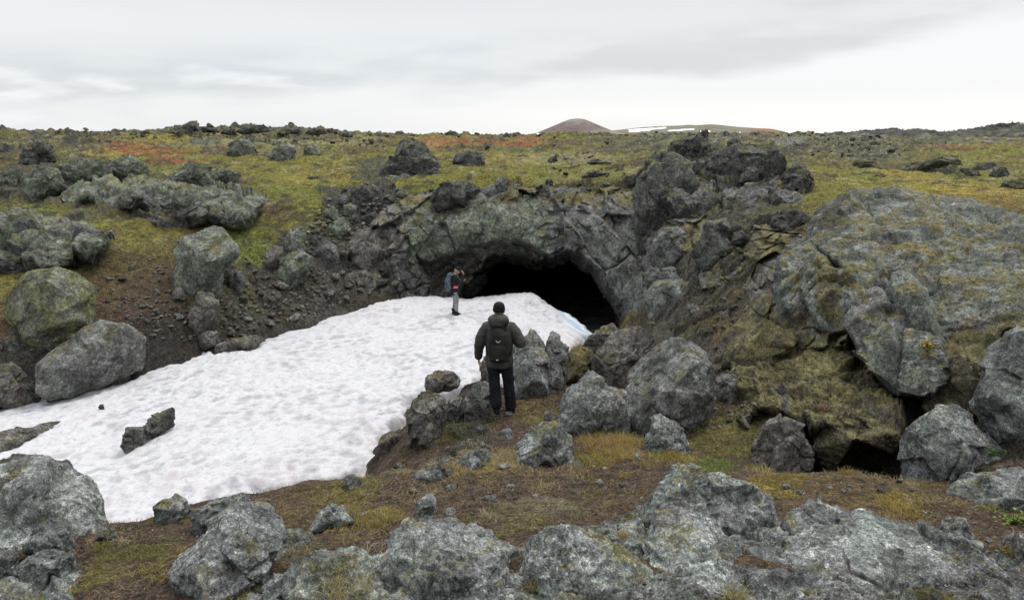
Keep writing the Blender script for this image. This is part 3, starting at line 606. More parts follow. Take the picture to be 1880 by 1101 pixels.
    V = R3*(D-d)[:, None]
    nr, nc = X.shape; idx = np.arange(nr*nc).reshape(nr, nc); f = np.stack([idx[:-1,:-1], idx[:-1,1:], idx[1:,1:], idx[1:,:-1]], -1).reshape(-1, 4)
    ok = (so_ > 0) & (sh_ < 17); f = f[ok[f].all(1)]
    mi = np.zeros(len(f), np.int32); fx, fy = px[f].mean(1), py[f].mean(1); nz = fbm(P3*1.3, 4, 331)[f].mean(1)
    mi[(lin[f].mean(1)+.5*nz > .45)] = 1; mi[(fx < 740) & (nz > .05)] = 3; mi[(sl_[f].mean(1) > 4) & (nz > .1)] = 3; mi[(fy < 372+14*nz) & (nz > -.1)] = 4; mi[(fx > 1180) & (nz > .08)] = 5; mi[(fx > 1290) & (nz > -.16)] = 4; mi[(fx > 1290) & (nz < -.16)] = 3; mi[(fx > 1180) & (fy > 500) & (fx < 1290) & (nz < .2)] = 6
    used = np.unique(f); mp = np.full(len(px), -1); mp[used] = np.arange(len(used)); d += 0; base = np.array([0., 24., -6.])
    me = np_mesh('cave_arch', V[used]-base, mp[f]); o = link('cave_arch', me, MAT['mid'], loc=base)
    for q in ('green','dark','brown','mossy','mossy','blue'): me.materials.append(MAT[q])
    me.polygons.foreach_set('material_index', mi)
    tag(o, 'cracked lava rock wall arching over the cave mouth and curving down its right side', 'rock arch')
build_cliff()
def crag(name, label, cat, K, outl, step, mats, choose, cell=.95, amp=.42, seed=0, lean=0., base=None, back=.9, fine=1., flute=0., crack=.16, warp=7.):
    """a continuous broken lava face surveyed as (px, py, distance) spots"""
    K = np.array(K, float); Q = K[:, :2]/100.; n = len(Q); d = np.sqrt(((Q[:,None]-Q[None])**2).sum(2)); A = np.zeros((n+3, n+3)); A[:n,:n] = -d+np.eye(n)*.05; A[:n,n] = 1; A[:n,n+1:] = Q; A[n:,:n] = A[:n,n:].T
    W = np.linalg.solve(A, np.concatenate([K[:,2], [0,0,0]])); outl = np.array(outl, float)
    xs = np.arange(outl[:,0].min()-6, outl[:,0].max()+6, step); ys = np.arange(outl[:,1].min()-6, outl[:,1].max()+6, step); X, Y = np.meshgrid(xs, ys); px, py = X.ravel(), Y.ravel(); D = np.zeros(len(px))
    for k in range(0, len(px), 30000):
        e = slice(k, k+30000); q = np.stack([px[e], py[e]], 1)/100.; D[e] = -np.sqrt(((q[:,None]-Q[None])**2).sum(2))@W[:n]+W[n]+q@W[n+1:]
    wob = np.stack([px, py, 0*px+seed], 1); so_ = polydist(px+warp*fbm(wob/30., 4, 302+seed)+.5*warp*fbm(wob/8., 3, 303), py+warp*fbm(wob/30.+9, 4, 304+seed)+.5*warp*fbm(wob/8.+5, 3, 305), outl)
    R3 = np.stack([(px-CX)/F/(CT+(CY-py)/F*ST), np.ones(len(px)), (-ST+(CY-py)/F*CT)/(CT+(CY-py)/F*ST)], 1); P3 = R3*D[:, None]; w = P3+seed*3.3
    G = P3.reshape(*X.shape, 3); NN = np.cross(np.gradient(G, axis=1), np.gradient(G, axis=0)).reshape(-1, 3); NN /= np.linalg.norm(NN, axis=1)[:, None]; NN *= np.where((NN*P3).sum(1) > 0, -1., 1.)[:, None]; P3 = P3+R3*(back*np.clip(1-so_/16., 0, 1)**2.2)[:, None]
    w = w+.22/cell*np.stack([fbm(w*1.1*cell, 3, 311), fbm(w*1.1*cell+9, 3, 312), fbm(w*1.1*cell+17, 3, 313)], 1)
    if lean: w = np.stack([w[:,0]*.9+w[:,2]*lean, w[:,1], w[:,2]*.6-w[:,0]*.25], 1)
    f1, f2, r1, t1 = voro(w*cell, 51+seed, tilt=True); g1, g2, r2, t2 = voro(w*cell*2.6+3, 57+seed, tilt=True); h1, h2, r3 = voro(w*cell*6.5+1, 59)
    d = amp*((.72*(r1-.5)+.42*np.clip(t1, -.8, .8))*sstep(0, .05, f2-f1)+(.28*(r2-.5)+.24*np.clip(t2, -.8, .8))*sstep(0, .08, g2-g1)+.14*(r3-.5)*sstep(0, .12, h2-h1))-crack*np.exp(-(f2-f1)/.024)-.4*crack*np.exp(-(g2-g1)/.03)
    d += .12*amp*fbm(w*1.6*cell, 4, 315)+.06*amp*ridged(w*4.*cell, 4, 317)+fine*(.020*fbm(w*12, 3, 319)+.010*ridged(w*26, 2, 320))
    if flute: d += flute*ridged(np.stack([w[:,0]*2.6+w[:,2]*1.5, w[:,1]*.5, w[:,2]*.6-w[:,0]*.3], 1), 4, 321)
    V = P3+NN*d[:, None]; nr, nc = X.shape; idx = np.arange(nr*nc).reshape(nr, nc); f = np.stack([idx[:-1,:-1], idx[:-1,1:], idx[1:,1:], idx[1:,:-1]], -1).reshape(-1, 4); f = f[(so_ > 0)[f].all(1)]
    nz = fbm(P3*1.3+seed, 4, 331)[f].mean(1); n2 = fbm(P3*3.1+seed, 4, 333)[f].mean(1); mi = choose(px[f].mean(1), py[f].mean(1), nz, n2, r1[f].mean(1), (f2-f1)[f].mean(1)).astype(np.int32)
    used = np.unique(f); mp = np.full(len(px), -1); mp[used] = np.arange(len(used)); b = P3[used].mean(0); b[2] = P3[used][:,2].min()
    me = np_mesh(name, V[used]-b, mp[f]); o = link(name, me, MAT[mats[0]], loc=b)
    for q in mats[1:]: me.materials.append(MAT[q])
    me.polygons.foreach_set('material_index', mi); return tag(o, label, cat)
def pick(*rules):
    def g(x, y, nz, n2, r1, cr):
        m = np.zeros(len(x), int)
        for i, fn in rules: m[fn(x, y, nz, n2, r1, cr)] = i
        return m
    return g
crag('lava_crag', 'dark rugged crag of lava standing on the rim right of the cave', 'rock outcrop',
     [(1165,430,21.6),(1164,350,22.6),(1180,300,23.4),(1210,278,23.9),(1262,246,24.6),(1310,268,24.2),(1345,262,24.2),(1400,266,23.6),(1450,302,22.2),(1496,340,20.6),(1490,395,18.4),(1430,420,18.4),(1330,405,19.7),(1250,415,20.9),(1300,330,22.4),(1240,340,22.0),(1380,320,22.0),(1420,370,20.4),(1340,370,20.8),(1220,390,21.4)],
     [(1160,428),(1164,350),(1180,300),(1203,282),(1222,270),(1233,255),(1262,246),(1292,249),(1312,268),(1345,261),(1392,265),(1432,284),(1450,302),(1478,306),(1496,335),(1496,352),(1482,372),(1488,398),(1430,420),(1330,412),(1250,418),(1200,432)], 1.6, ['dark','mid','mossy','far'],
     pick((1, lambda x,y,nz,n2,r1,cr: (nz > .12) & (y > 300)), (2, lambda x,y,nz,n2,r1,cr: (n2 > .22) & (y > 285) & (y < 360)), (2, lambda x,y,nz,n2,r1,cr: (y > 388+14*nz) & (x > 1280) & (n2 > -.1))), cell=.8, amp=.60, seed=3, crack=.18)
DK = [(1474,440,12.9),(1510,372,13.6),(1560,354,14.0),(1640,348,13.8),(1750,362,13.1),(1880,392,11.6),(2010,430,10.4),(1550,440,11.9),(1650,450,11.3),(1750,450,10.8),(1880,480,9.5),(2000,500,8.9),(1600,520,10.1),(1700,540,9.4),(1800,565,8.6),(1900,550,8.4),(1545,600,9.7),(1640,640,8.75),(1700,700,8.15),(1742,742,7.7),(1780,650,8.0),(1850,590,8.0),(1610,700,8.7),(2000,620,7.6),(1500,520,11.0),(1470,590,10.9),(1530,540,10.5),(1560,500,10.6),(1430,540,11.4)]
crag('lava_dome', 'great domed lava slab with grey green lichen and moss patches filling the right edge', 'lava dome', DK,
     [(1474,446),(1484,400),(1512,371),(1560,352),(1642,346),(1752,360),(1880,390),(2010,428),(2010,640),(1900,610),(1840,610),(1802,650),(1775,705),(1748,742),(1700,720),(1640,640),(1600,560),(1540,500)], 1.6, ['dome','blue','mossy','brown','dark'],
     pick((1, lambda x,y,nz,n2,r1,cr: (nz > .1)), (4, lambda x,y,nz,n2,r1,cr: (y < 425+20*nz) & (x < 1560) & (nz < .0)), (3, lambda x,y,nz,n2,r1,cr: (y > 575+30*n2) & (x > 1750) & (nz > .0)), (2, lambda x,y,nz,n2,r1,cr: (n2 > .30) & (y > 420)), (2, lambda x,y,nz,n2,r1,cr: (y > 560) & (x > 1740) & (n2 > .12))), cell=.50, amp=.26, seed=9, crack=.06, warp=5., back=.6, flute=.0, fine=1.3)
crag('lava_block', 'steep blocky grey face with open cracks at the left front of the great dome', 'rock face', [(a_, b_, c_-.22-.35*min(max((b_-470)/120., 0), 1)) for a_, b_, c_ in DK],
     [(1424,548),(1424,498),(1446,452),(1490,448),(1520,470),(1548,500),(1570,478),(1612,470),(1668,496),(1705,540),(1728,600),(1748,660),(1742,705),(1712,738),(1650,736),(1600,692),(1558,640),(1545,608),(1510,612),(1466,607),(1434,585)], 1.5, ['blue','dome','mossy','mid'],
     pick((1, lambda x,y,nz,n2,r1,cr: (nz > .15)), (3, lambda x,y,nz,n2,r1,cr: (r1 < .22)), (2, lambda x,y,nz,n2,r1,cr: (np.abs(x-1522-.12*(y-520)) < 17+14*n2) & (y > 478)), (2, lambda x,y,nz,n2,r1,cr: (n2 > .33))), cell=.66, amp=.42, seed=14, crack=.12, warp=4., back=.8, flute=.02, fine=.8, lean=.25)
crag('lava_ridge', 'long broken ridge of dark lava and pale moss forming the left skyline', 'rock ridge',
     [(0,246,52),(110,250,50),(256,246,50),(355,236,48),(480,233,50),(600,240,52),(700,251,56),(700,275,44),(600,296,36),(430,300,35),(330,276,41),(200,268,44),(120,275,40),(0,290,36),(300,258,45),(500,265,43),(600,268,44)],
     [(-30,250),(0,244),(60,243),(105,249),(128,248),(144,245),(172,252),(215,250),(258,243),(274,242),(310,241),(338,238),(348,230),(358,229),(368,236),(405,239),(418,235),(440,239),(462,233),(484,229),(498,233),(512,239),(545,236),(576,234),(602,240),(614,236),(622,244),(660,247),(705,251),(705,262),(640,282),(560,300),(440,303),(380,290),(330,262),(240,258),(180,264),(110,262),(60,268),(-30,270)], 1.0, ['far','mossy','dark','green'],
     pick((1, lambda x,y,nz,n2,r1,cr: (n2 > -.02)), (3, lambda x,y,nz,n2,r1,cr: (r1 > .68) & (y > 256)), (2, lambda x,y,nz,n2,r1,cr: (r1 > .5) & (y < 252))), cell=.55, amp=.62, seed=21, crack=.08, warp=3., back=3., fine=1.)
crag('lava_field', 'broken field of mossy lava blocks between the outcrop and the right skyline', 'rock ridge',
     [(1120,258,62),(1230,253,66),(1430,249,70),(1500,253,66),(1560,250,72),(1700,255,74),(1720,264,58),(1640,300,40),(1560,306,38),(1500,296,42),(1440,282,46),(1300,262,56),(1560,275,52),(1640,270,56)],
     [(1105,262),(1150,256),(1232,251),(1300,252),(1400,247),(1430,249),(1500,252),(1545,250),(1580,247),(1640,251),(1700,254),(1740,258),(1735,268),(1690,286),(1650,302),(1600,310),(1550,306),(1500,298),(1440,290),(1330,275),(1240,268),(1150,272)], 1.0, ['far','mossy','mid','dark'],
     pick((1, lambda x,y,nz,n2,r1,cr: (n2 > .02)), (2, lambda x,y,nz,n2,r1,cr: (r1 > .72)), (3, lambda x,y,nz,n2,r1,cr: (r1 < .22))), cell=.6, amp=.50, seed=27, crack=.06, warp=3., back=3., fine=1.)
crag('lava_outcrop', 'continuous pale lichen crusted lava outcrop running along the bottom edge between the foreground rocks', 'rock outcrop',
     [(470,1090,4.0),(470,1180,3.6),(560,1030,4.35),(700,1010,4.4),(700,1180,3.5),(850,965,4.75),(950,1010,4.3),(950,1180,3.4),(1060,975,4.5),(1200,930,4.85),(1200,1180,3.4),(1300,880,5.1),(1400,960,4.5),(1400,1180,3.35),(1500,915,4.75),(1600,960,4.4),(1600,1180,3.3),(1790,1015,4.0),(1900,1080,3.75),(1900,1180,3.35)],
     [(476,1190),(490,1080),(545,1028),(620,1004),(700,1012),(745,968),(800,948),(860,954),(930,990),(1010,962),(1110,980),(1180,950),(1200,900),(1260,858),(1345,880),(1415,905),(1440,950),(1490,908),(1600,948),(1790,1008),(1860,1070),(1915,1190)], 1.6, ['lichen','grey','mossy'],
     pick((1, lambda x,y,nz,n2,r1,cr: (nz > .02)), (2, lambda x,y,nz,n2,r1,cr: (n2 > .33))), cell=2.0, amp=.15, seed=33, crack=.04, warp=6., back=.35, fine=1.1)
crag('ledge_rock', 'wide green grey rock ledge with dark hollows above the olive boulder at the left', 'rock ledge',
     [(-60,480,17.0),(-60,400,19.3),(60,392,19.6),(204,414,19.1),(214,445,18.2),(60,440,17.9),(60,470,18.0),(172,490,17.2),(60,495,17.1),(0,490,17.1),(130,450,17.8)],
     [(-70,500),(-60,405),(-10,394),(40,391),(88,393),(112,399),(150,409),(178,411),(206,415),(213,440),(204,462),(186,478),(170,492),(120,486),(90,500),(40,506),(-20,500)], 1.5, ['green','mid','dark','moss'],
     pick((1, lambda x,y,nz,n2,r1,cr: (nz < -.12)), (2, lambda x,y,nz,n2,r1,cr: (y > 462+14*nz) & (n2 < .1)), (3, lambda x,y,nz,n2,r1,cr: (y < 415+10*n2) & (nz > .1))), cell=.5, amp=.62, seed=41, crack=.10, warp=6., back=.9, fine=1.2)
crag('ledge_rock', 'long green overhanging rock ledge on the left slope with a shadowed underside', 'rock ledge',
     [(165,334,25.0),(245,333,24.7),(340,337,24.4),(450,350,24.0),(496,356,23.8),(160,364,22.3),(250,361,21.8),(340,363,21.7),(440,385,22.0),(160,386,23.3),(260,386,23.1),(310,402,22.5),(345,416,21.8),(290,432,21.2),(430,419,21.5),(100,385,22.9),(385,413,22.0),(480,385,22.6)],
     [(98,380),(125,350),(165,333),(200,327),(224,342),(246,332),(292,329),(340,336),(362,346),(400,343),(448,351),(472,348),(494,355),(484,378),(464,406),(432,420),(386,413),(346,426),(330,431),(290,435),(254,416),(236,394),(190,397),(140,399),(106,396)], 1.4, ['green','mid','dark','moss'],
     pick((2, lambda x,y,nz,n2,r1,cr: (y > 374+8*n2) & (x < 352) & (nz < .25)), (1, lambda x,y,nz,n2,r1,cr: (nz < -.2)), (3, lambda x,y,nz,n2,r1,cr: (y < 346+8*n2) & (nz > .0))), cell=.5, amp=.55, seed=47, crack=.12, warp=5., back=.9, fine=1.2)
crag('mossy_mound', 'uneven mound of dry moss, grass and lichen above the small dark hole', 'moss mound',
     [(1340,680,10.2),(1400,600,10.9),(1470,605,10.5),(1545,630,9.6),(1600,690,8.7),(1655,745,7.95),(1650,800,7.25),(1590,795,7.3),(1490,795,7.4),(1450,765,7.9),(1390,770,8.5),(1500,700,8.65),(1420,690,9.5),(1345,760,9.1),(1540,740,8.0)],
     [(1330,690),(1345,640),(1400,603),(1470,600),(1545,618),(1600,680),(1652,735),(1672,792),(1640,818),(1596,803),(1545,797),(1492,804),(1452,766),(1402,772),(1378,812),(1345,770)], 1.5, ['mossy','brown'],
     pick((1, lambda x,y,nz,n2,r1,cr: (r1 > .74) & (n2 > -.1))), cell=1.1, amp=.34, seed=53, crack=.05, warp=8., back=.5, fine=2.)
R('boulder','large pale grey block at the foot of the cave buttress with a sharp left edge','boulder','1178,545 1195,515 1215,500 1285,505 1300,545 1320,560 1300,585 1262,602 1222,606 1195,580','blue',D=18.0,T=.9,crack=.25,facets=4,tilt=.15,sh=(-.2,.3))
R('boulder','rounded dark knob beside the pale grey cave foot block','boulder','1276,565 1285,545 1310,538 1328,552 1318,572 1292,578','dark',D=17.1,T=.45)
# left of mouth
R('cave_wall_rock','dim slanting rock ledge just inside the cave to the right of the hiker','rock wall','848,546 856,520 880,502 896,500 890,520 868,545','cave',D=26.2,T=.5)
R('cave_wall_rock','brown block at the snow edge left of the cave wedge','rock wall','612,545 625,505 655,488 700,495 704,545 680,560 640,565','brown',D=22.9,T=.8,crack=.6)
R('cave_wall_rock','big dark grey block on the slope above the snow, left of the cave','rock wall','632,482 640,440 662,418 690,424 705,452 700,490 670,505 645,500','brown',D=23.6,T=.8,crack=.5,facets=5)
R('boulder','grey blue rounded stone between dark blocks left of the cave','boulder','578,468 582,446 600,440 618,450 625,468 608,482 588,478','mid',T=.5)
R('boulder','pale green faced boulder on the scree slope left of the cave','boulder','503,512 512,482 530,462 556,464 574,472 568,495 545,512 520,520','green',T=.6,facets=4)
R('boulder','mottled boulder sitting above the pale green faced one on the scree','boulder','520,455 522,428 540,414 558,418 566,440 556,462 535,468','green',T=.5)
R('boulder','dark crumbly lump left of the pale green faced scree boulder','boulder','482,488 488,468 505,450 520,455 514,480 500,498','brown',T=.45)
R('boulder','flat greenish stone halfway up the slope above the grey blue rounded stone','boulder','600,422 606,408 628,398 644,408 640,424 618,432','green',T=.45)
R('boulder','small square green stone high on the slope left of the lintel','boulder','630,398 632,378 648,372 656,384 654,398 640,402','green',T=.3)
R('boulder','grey green stone beside the small square one on the upper slope','boulder','592,405 596,385 612,378 624,388 622,404','green',T=.35)
R('boulder','jagged grey stone on the rubble just left of the lintel top','boulder','690,440 690,405 708,392 728,400 730,425 712,440','dark',T=.45)
R('boulder','dark stone wedged above the big dark grey block','boulder','668,412 672,392 690,385 702,398 694,414','dark',T=.35)
R('boulder','low grey ridge stone along the turf edge left of the dark turret','boulder','635,365 648,348 672,340 688,350 676,366 652,374','dark',T=.5)
# rim over the arch
R('lava_block','dark overhanging crust block on the rim above the lintel','lava rock','786,382 796,350 830,330 862,332 884,348 882,372 850,366 815,380','dark',D=25.4,T=.8,facets=4)
for i, (pts, lab) in enumerate([('880,375 878,350 900,338 918,346 914,370 898,378','grey rubble block right of the dark rim crust'),('908,352 912,330 926,322 936,334 930,352','small upright rubble stone on the rim turf'),
        ('912,375 920,352 942,345 956,360 950,376','rounded green rubble stone on the rim above the lintel'),('925,345 938,334 956,338 966,352 950,358','thin dark rubble stone at the grass edge of the rim'),
        ('950,378 958,358 980,356 992,370 985,382','small greenish stone above the right end of the lintel'),('1002,380 1004,350 1028,340 1050,352 1052,376 1028,386','wide grey rim block above the grainy arch block'),
        ('1048,378 1054,352 1070,342 1086,354 1084,376','pale rim stone right of the wide grey rim block'),('1084,378 1088,360 1104,352 1116,364 1110,382','dark mossy rim stone above the cracked buttress'),
        ('1002,345 1008,330 1020,332 1024,345','little stone sunk in turf behind the rim blocks')]):
    R('rim_stone', lab, 'stone', pts, 'green' if i in (2,4) else 'mid', D=25.9 if i not in (3,8) else 26.8, T=.45, group='stones along the rim of the cave')
# --- dark turret and neighbour
R('lava_turret','ragged black lava turret on the rim left of the cave','lava rock','672,342 688,312 714,294 722,258 738,250 772,254 786,270 790,290 806,304 812,326 780,340 735,336 700,352','dark',D=29.5,T=1.0,chip=1.6,facets=8)
R('lava_rock','green stained rubble shelf under the black lava turret','lava rock','690,350 715,322 748,318 768,330 762,350 728,362','green',D=28.2,T=.7)
R('lava_rock','small broken block at the right foot of the black turret','lava rock','782,338 786,312 800,306 818,318 816,334','dark',D=28.4,T=.5)
R('boulder','rounded black boulder standing in moss right of the lava turret','boulder','830,312 833,284 858,275 884,290 895,316 880,326 848,324','dark',D=30.5,T=.75,facets=5)
# --- left side
R('boulder','big olive moss dusted boulder at the left with a pale bluish side face','boulder','8,578 2,552 38,508 58,495 100,490 140,500 176,522 178,548 170,590 140,612 100,614 45,612','moss',T=1.0,facets=2,chip=.3,tilt=.12,p=14,user=[((-.75,.25,.6),.72),((0.1,.7,.7),.9),((.15,.1,1),.85)],cuts=3,seed=11)
R('rock_slab','pale smooth tilted slab below the olive boulder, by the snow edge','rock slab','62,690 66,668 100,636 150,602 178,586 198,592 262,590 268,612 248,650 200,668 150,690 120,704 80,708','mid',T=.75,facets=1,chip=.25,tilt=.15,p=14,cuts=3,user=[((-.1,.65,.75),.62),((.3,-.5,.8),.9)],seed=23)
R('boulder','low brown boulder at the far left edge below the olive boulder','boulder','-40,690 -30,672 20,668 48,682 56,705 78,722 40,735 -40,740','brown',T=.6)
R('stone','flat brown stone under the lower lip of the pale slab','stone','160,704 175,688 215,682 240,690 225,700 190,706','brown',T=.35)
R('stone','dark stone wedged under the olive boulder','stone','72,640 80,622 105,618 112,634 95,650','dark',T=.35)
R('stone','small dark stone left of the pale slab','stone','0,640 8,618 32,615 42,632 30,648','dark',T=.35)
R('stone','dark broken stones under the wide green ledge at far left','stone','-20,492 0,470 40,470 70,482 60,500 20,505','dark',T=.4)
R('boulder','upright two faced boulder with yellow green lichen cap on the left slope','boulder','318,520 318,458 346,428 378,413 412,420 442,458 438,468 412,488 398,515 370,540 338,545','green',T=.85,facets=1,chip=.3,p=13,tilt=.15,user=[((-.75,.0,.65),.70),((.25,.8,.5),.78),((.5,-.55,.65),.75)],seed=31)
R('boulder','small round grey stone leaning on the two faced boulder','boulder','398,505 402,486 420,480 434,490 432,508 412,516','brown',T=.4)
R('boulder','small pale angular stone right of the two faced boulder','boulder','418,518 424,496 442,496 450,512 442,530 426,534','mid',T=.35)
R('boulder','long dark boulder lying on the scree below the two faced boulder','boulder','342,592 348,570 366,542 384,532 402,540 400,565 378,592 358,606','brown',T=.55)
R('stone','brown lichen stone at the path end by the snow edge','stone','362,630 366,615 385,606 404,612 398,628 378,636','brown',T=.35)
R('rock_slab','flat brown slab half buried along the upper snow edge','rock slab','392,646 394,632 430,620 470,614 484,622 462,636 420,646','brown',T=.4)
R('stone','triangular grey stone at the foot of the two faced boulder','stone','312,548 322,530 334,526 344,542 328,550','brown',T=.25)
for i, (pts, m, lab) in enumerate([('-20,340 0,318 30,308 42,316 32,334 10,346','green','rounded greenish rock at the left frame edge above the dark gap'),('32,348 42,316 74,304 112,310 122,335 96,352 60,366','green','broad flat topped green rock right of the dark gap'),
        ('112,344 112,302 148,290 205,296 214,328 165,344','green','cracked green wall rock in the upper left bank'),('204,330 202,296 238,282 272,298 274,322 240,332','green','green rock under the red plants in the upper left bank'),
        ('312,335 318,304 350,294 388,304 398,330 360,342','green','green rock right of the bright yellow moss cushion'),('385,338 396,308 425,312 444,322 424,336','green','low wedge of green rock at the edge of the meadow'),
        ('28,305 36,272 72,256 100,270 104,292 60,308','dark','dark craggy rock below the left skyline'),('414,286 420,262 446,252 470,264 466,284 440,290','green','smooth green rock high on the ridge left of centre'),
        ('496,292 502,270 530,262 544,276 540,290 515,298','green','second smooth green rock on the ridge to the right of the first'),('555,285 560,268 580,264 590,280 578,292','green','faint green rock at the right of the ridge pair'),
        ('0,300 -10,270 12,262 24,276 18,298','dark','dark stone beside the straw coloured tuft at the left edge')]):
    R('lava_rock', lab, 'lava rock', pts, m, T=None, group='lava rocks in the upper left bank')
# --- skyline lava on the left
R('lava_crust','flat black lava crust on the far left skyline','lava rock','-60,268 -50,246 0,244 60,246 105,251 118,262 60,272','dark',D=47,T=2.2,facets=3)
R('lava_crust','low black lava dome on the left skyline beside the crust','lava rock','112,266 125,252 146,246 168,253 176,266','dark',D=48,T=1.5)
sky = [('343,242 347,229 355,226 366,238 358,244','leaning black spike on the ridge skyline'),('362,243 370,232 392,236 404,243','low black crust stone right of the leaning spike'),('326,243 334,236 346,240 344,246','tiny skyline stone left of the leaning spike'),
       ('404,245 414,236 426,241 424,248','dark skyline lump beyond the green ridge rock'),('422,247 424,230 430,231 434,246','thin black spire on the ridge skyline'),('432,244 455,236 480,229 495,233 490,242 460,246','broad black hump on the ridge skyline'),
       ('508,246 516,240 530,242 528,248','small crust stone right of the broad skyline hump'),('524,244 530,236 552,238 548,246','flat dark stone on the ridge skyline'),('560,244 575,234 590,238 600,244 580,248','dark jagged stone on the ridge skyline'),
       ('600,242 605,236 612,235 610,244','forked black stone at the ridge end, left prong'),('612,246 614,238 619,237 620,246','forked black stone at the ridge end, right prong'),('624,250 632,242 642,245 642,252','small stone past the forked skyline stones'),
       ('722,252 730,242 738,240 746,250','black skyline knob behind the lava turret'),('690,250 694,246 699,250','tiny skyline stone left of the turret'),('816,250 820,242 830,239 840,244 844,252','twin knobbed black rock on the central skyline'),
       ('796,253 802,248 812,249 812,255','low rubble left of the twin knobbed skyline rock'),('922,250 930,243 938,246 938,252','skyline stone right of the red plants'),('940,251 946,245 950,250','small companion of the skyline stone by the red plants'),
       ('256,244 264,239 272,241 276,246','small black stones on the left skyline slope'),('308,245 318,240 330,244','thin crust on the left skyline slope')]
for pts, lab in sky:
    R('skyline_stone', lab, 'lava rock', pts, 'dark', sink=.1, D=46 if float(pts.split(',')[0]) < 700 else 60, sub=4, group='lava stones on the skyline', dk=0)
# --- right outcrop
R('outcrop_rock','tall dark leaning tower rock at the left of the outcrop','lava rock','1166,420 1164,350 1182,300 1205,282 1240,276 1275,290 1286,330 1272,372 1250,402 1215,420 1185,432','dark',D=22.0,T=1.1,chip=1.3,facets=6,sh=(-.15,.35))
R('outcrop_rock','rubbly black crest of the outcrop against the sky','lava rock','1222,276 1232,256 1262,246 1290,248 1306,262 1296,282 1255,286','dark',D=24,T=.8,chip=1.6)
R('outcrop_rock','broad dark slab face in the upper right of the outcrop','lava rock','1284,338 1292,306 1308,282 1345,262 1392,266 1430,284 1448,302 1440,318 1400,326 1352,332 1318,344','dark',D=22.6,T=1.0,facets=4)
R('outcrop_rock','black rounded shoulder at the right end of the outcrop','lava rock','1430,352 1436,318 1458,302 1478,306 1494,332 1496,350 1478,368 1450,366','dark',D=20.8,T=.8)
R('outcrop_rock','small dark knob in the middle of the outcrop','lava rock','1356,330 1364,312 1384,306 1394,318 1386,334','dark',D=21.2,T=.45)
R('outcrop_rock','lichen spotted rock under the broad slab face','lava rock','1318,392 1330,356 1365,334 1412,342 1432,362 1426,378 1392,394 1352,398','mid',D=20.6,T=.8,chip=1.3)
R('outcrop_rock','pale topped step below the black shoulder','lava rock','1408,378 1418,352 1444,346 1478,356 1484,374 1450,384','mid',D=19.8,T=.6)
R('outcrop_rock','square dark overhanging block left of the great dome','lava rock','1414,420 1416,392 1448,384 1478,386 1492,400 1478,422 1442,430 1424,428','dark',D=16.4,T=.7,facets=3,p=14)
R('outcrop_rock','grey rock under the pale moss shelf of the outcrop','lava rock','1182,452 1190,426 1225,414 1268,418 1290,440 1280,468 1240,486 1205,478','mid',D=19.6,T=.8,crack=.4)
R('outcrop_rock','rounded grey boulder with an undercut base in the right bank','boulder','1270,460 1280,432 1308,418 1338,434 1350,462 1352,484 1318,488 1288,480','dark',D=17.6,T=.7,facets=3)
R('outcrop_rock','pale grey capstone over the undercut boulder','lava rock','1288,426 1300,406 1336,400 1346,412 1342,432 1312,428','blue',D=17.8,T=.45)
R('outcrop_rock','small dark stone right of the capstone','lava rock','1342,440 1346,426 1362,422 1372,434 1360,446','dark',D=17.2,T=.35)
R('outcrop_rock','mossy broken ledge below the leaning tower','lava rock','1180,520 1188,488 1230,488 1280,492 1300,512 1250,522 1205,526','mid',D=18.8,T=.7,chip=1.3)
# --- great dome on the right
R('lava_block','brown mossy hollow rock at the bottom of the dome by the right edge','lava rock','1700,700 1720,640 1770,600 1830,600 1850,650 1820,720 1760,745','mossy',D=7.9,T=.6,sh=(0,.5),chip=1.2)
R('boulder','large grey boulder at the right frame edge below the dome','boulder','1788,692 1800,640 1840,606 1890,590 1960,610 1970,740 1900,768 1845,766 1805,738','grey',D=7.0,T=.8,facets=3,sh=(0,.3))
R('boulder','pointed grey boulder with a green tinted top right of the small dark hole','boulder','1646,838 1655,795 1690,760 1722,738 1760,742 1800,770 1842,800 1848,828 1820,850 1775,860 1740,882 1690,862','grey',D=6.6,T=.55,facets=3,tilt=.15,user=[((.25,.85,.5),.70),((-.2,-.1,1),.78)],seed=41)
R('boulder','round grey boulder at the lower right frame edge','boulder','1730,910 1735,880 1770,858 1830,850 1900,862 1960,890 1960,980 1860,1005 1800,975 1760,950','grey',D=5.5,T=.5)
R('stone','small brownish grey stone in front of the lower right round boulder','stone','1722,975 1732,955 1752,944 1772,954 1795,985 1796,1005 1750,1000','mid',T=.22)
R('stone','reddish stone in the bottom right corner','stone','1832,1008 1838,985 1870,974 1920,975 1940,1010 1880,1030','brown',T=.22)
# small hole and mound
R('boulder','dark reddish rock at the left of the small hole','boulder','1378,862 1376,815 1395,780 1440,758 1482,780 1500,822 1492,852 1450,866 1405,868','brown',D=7.5,T=.5)
R('roof_rock','ragged mossy roof rock overhanging the small dark hole','rock slab','1488,822 1492,790 1540,762 1600,770 1660,790 1650,815 1632,826 1600,812 1565,806 1530,832 1510,850','mossy',D=7.55,T=.55)
R('boulder','moss draped brown boulder between the big grey boulder and the dome','boulder','1324,668 1332,625 1362,600 1400,588 1440,600 1462,640 1440,690 1395,702 1350,692','mossy',D=10.4,T=.6)
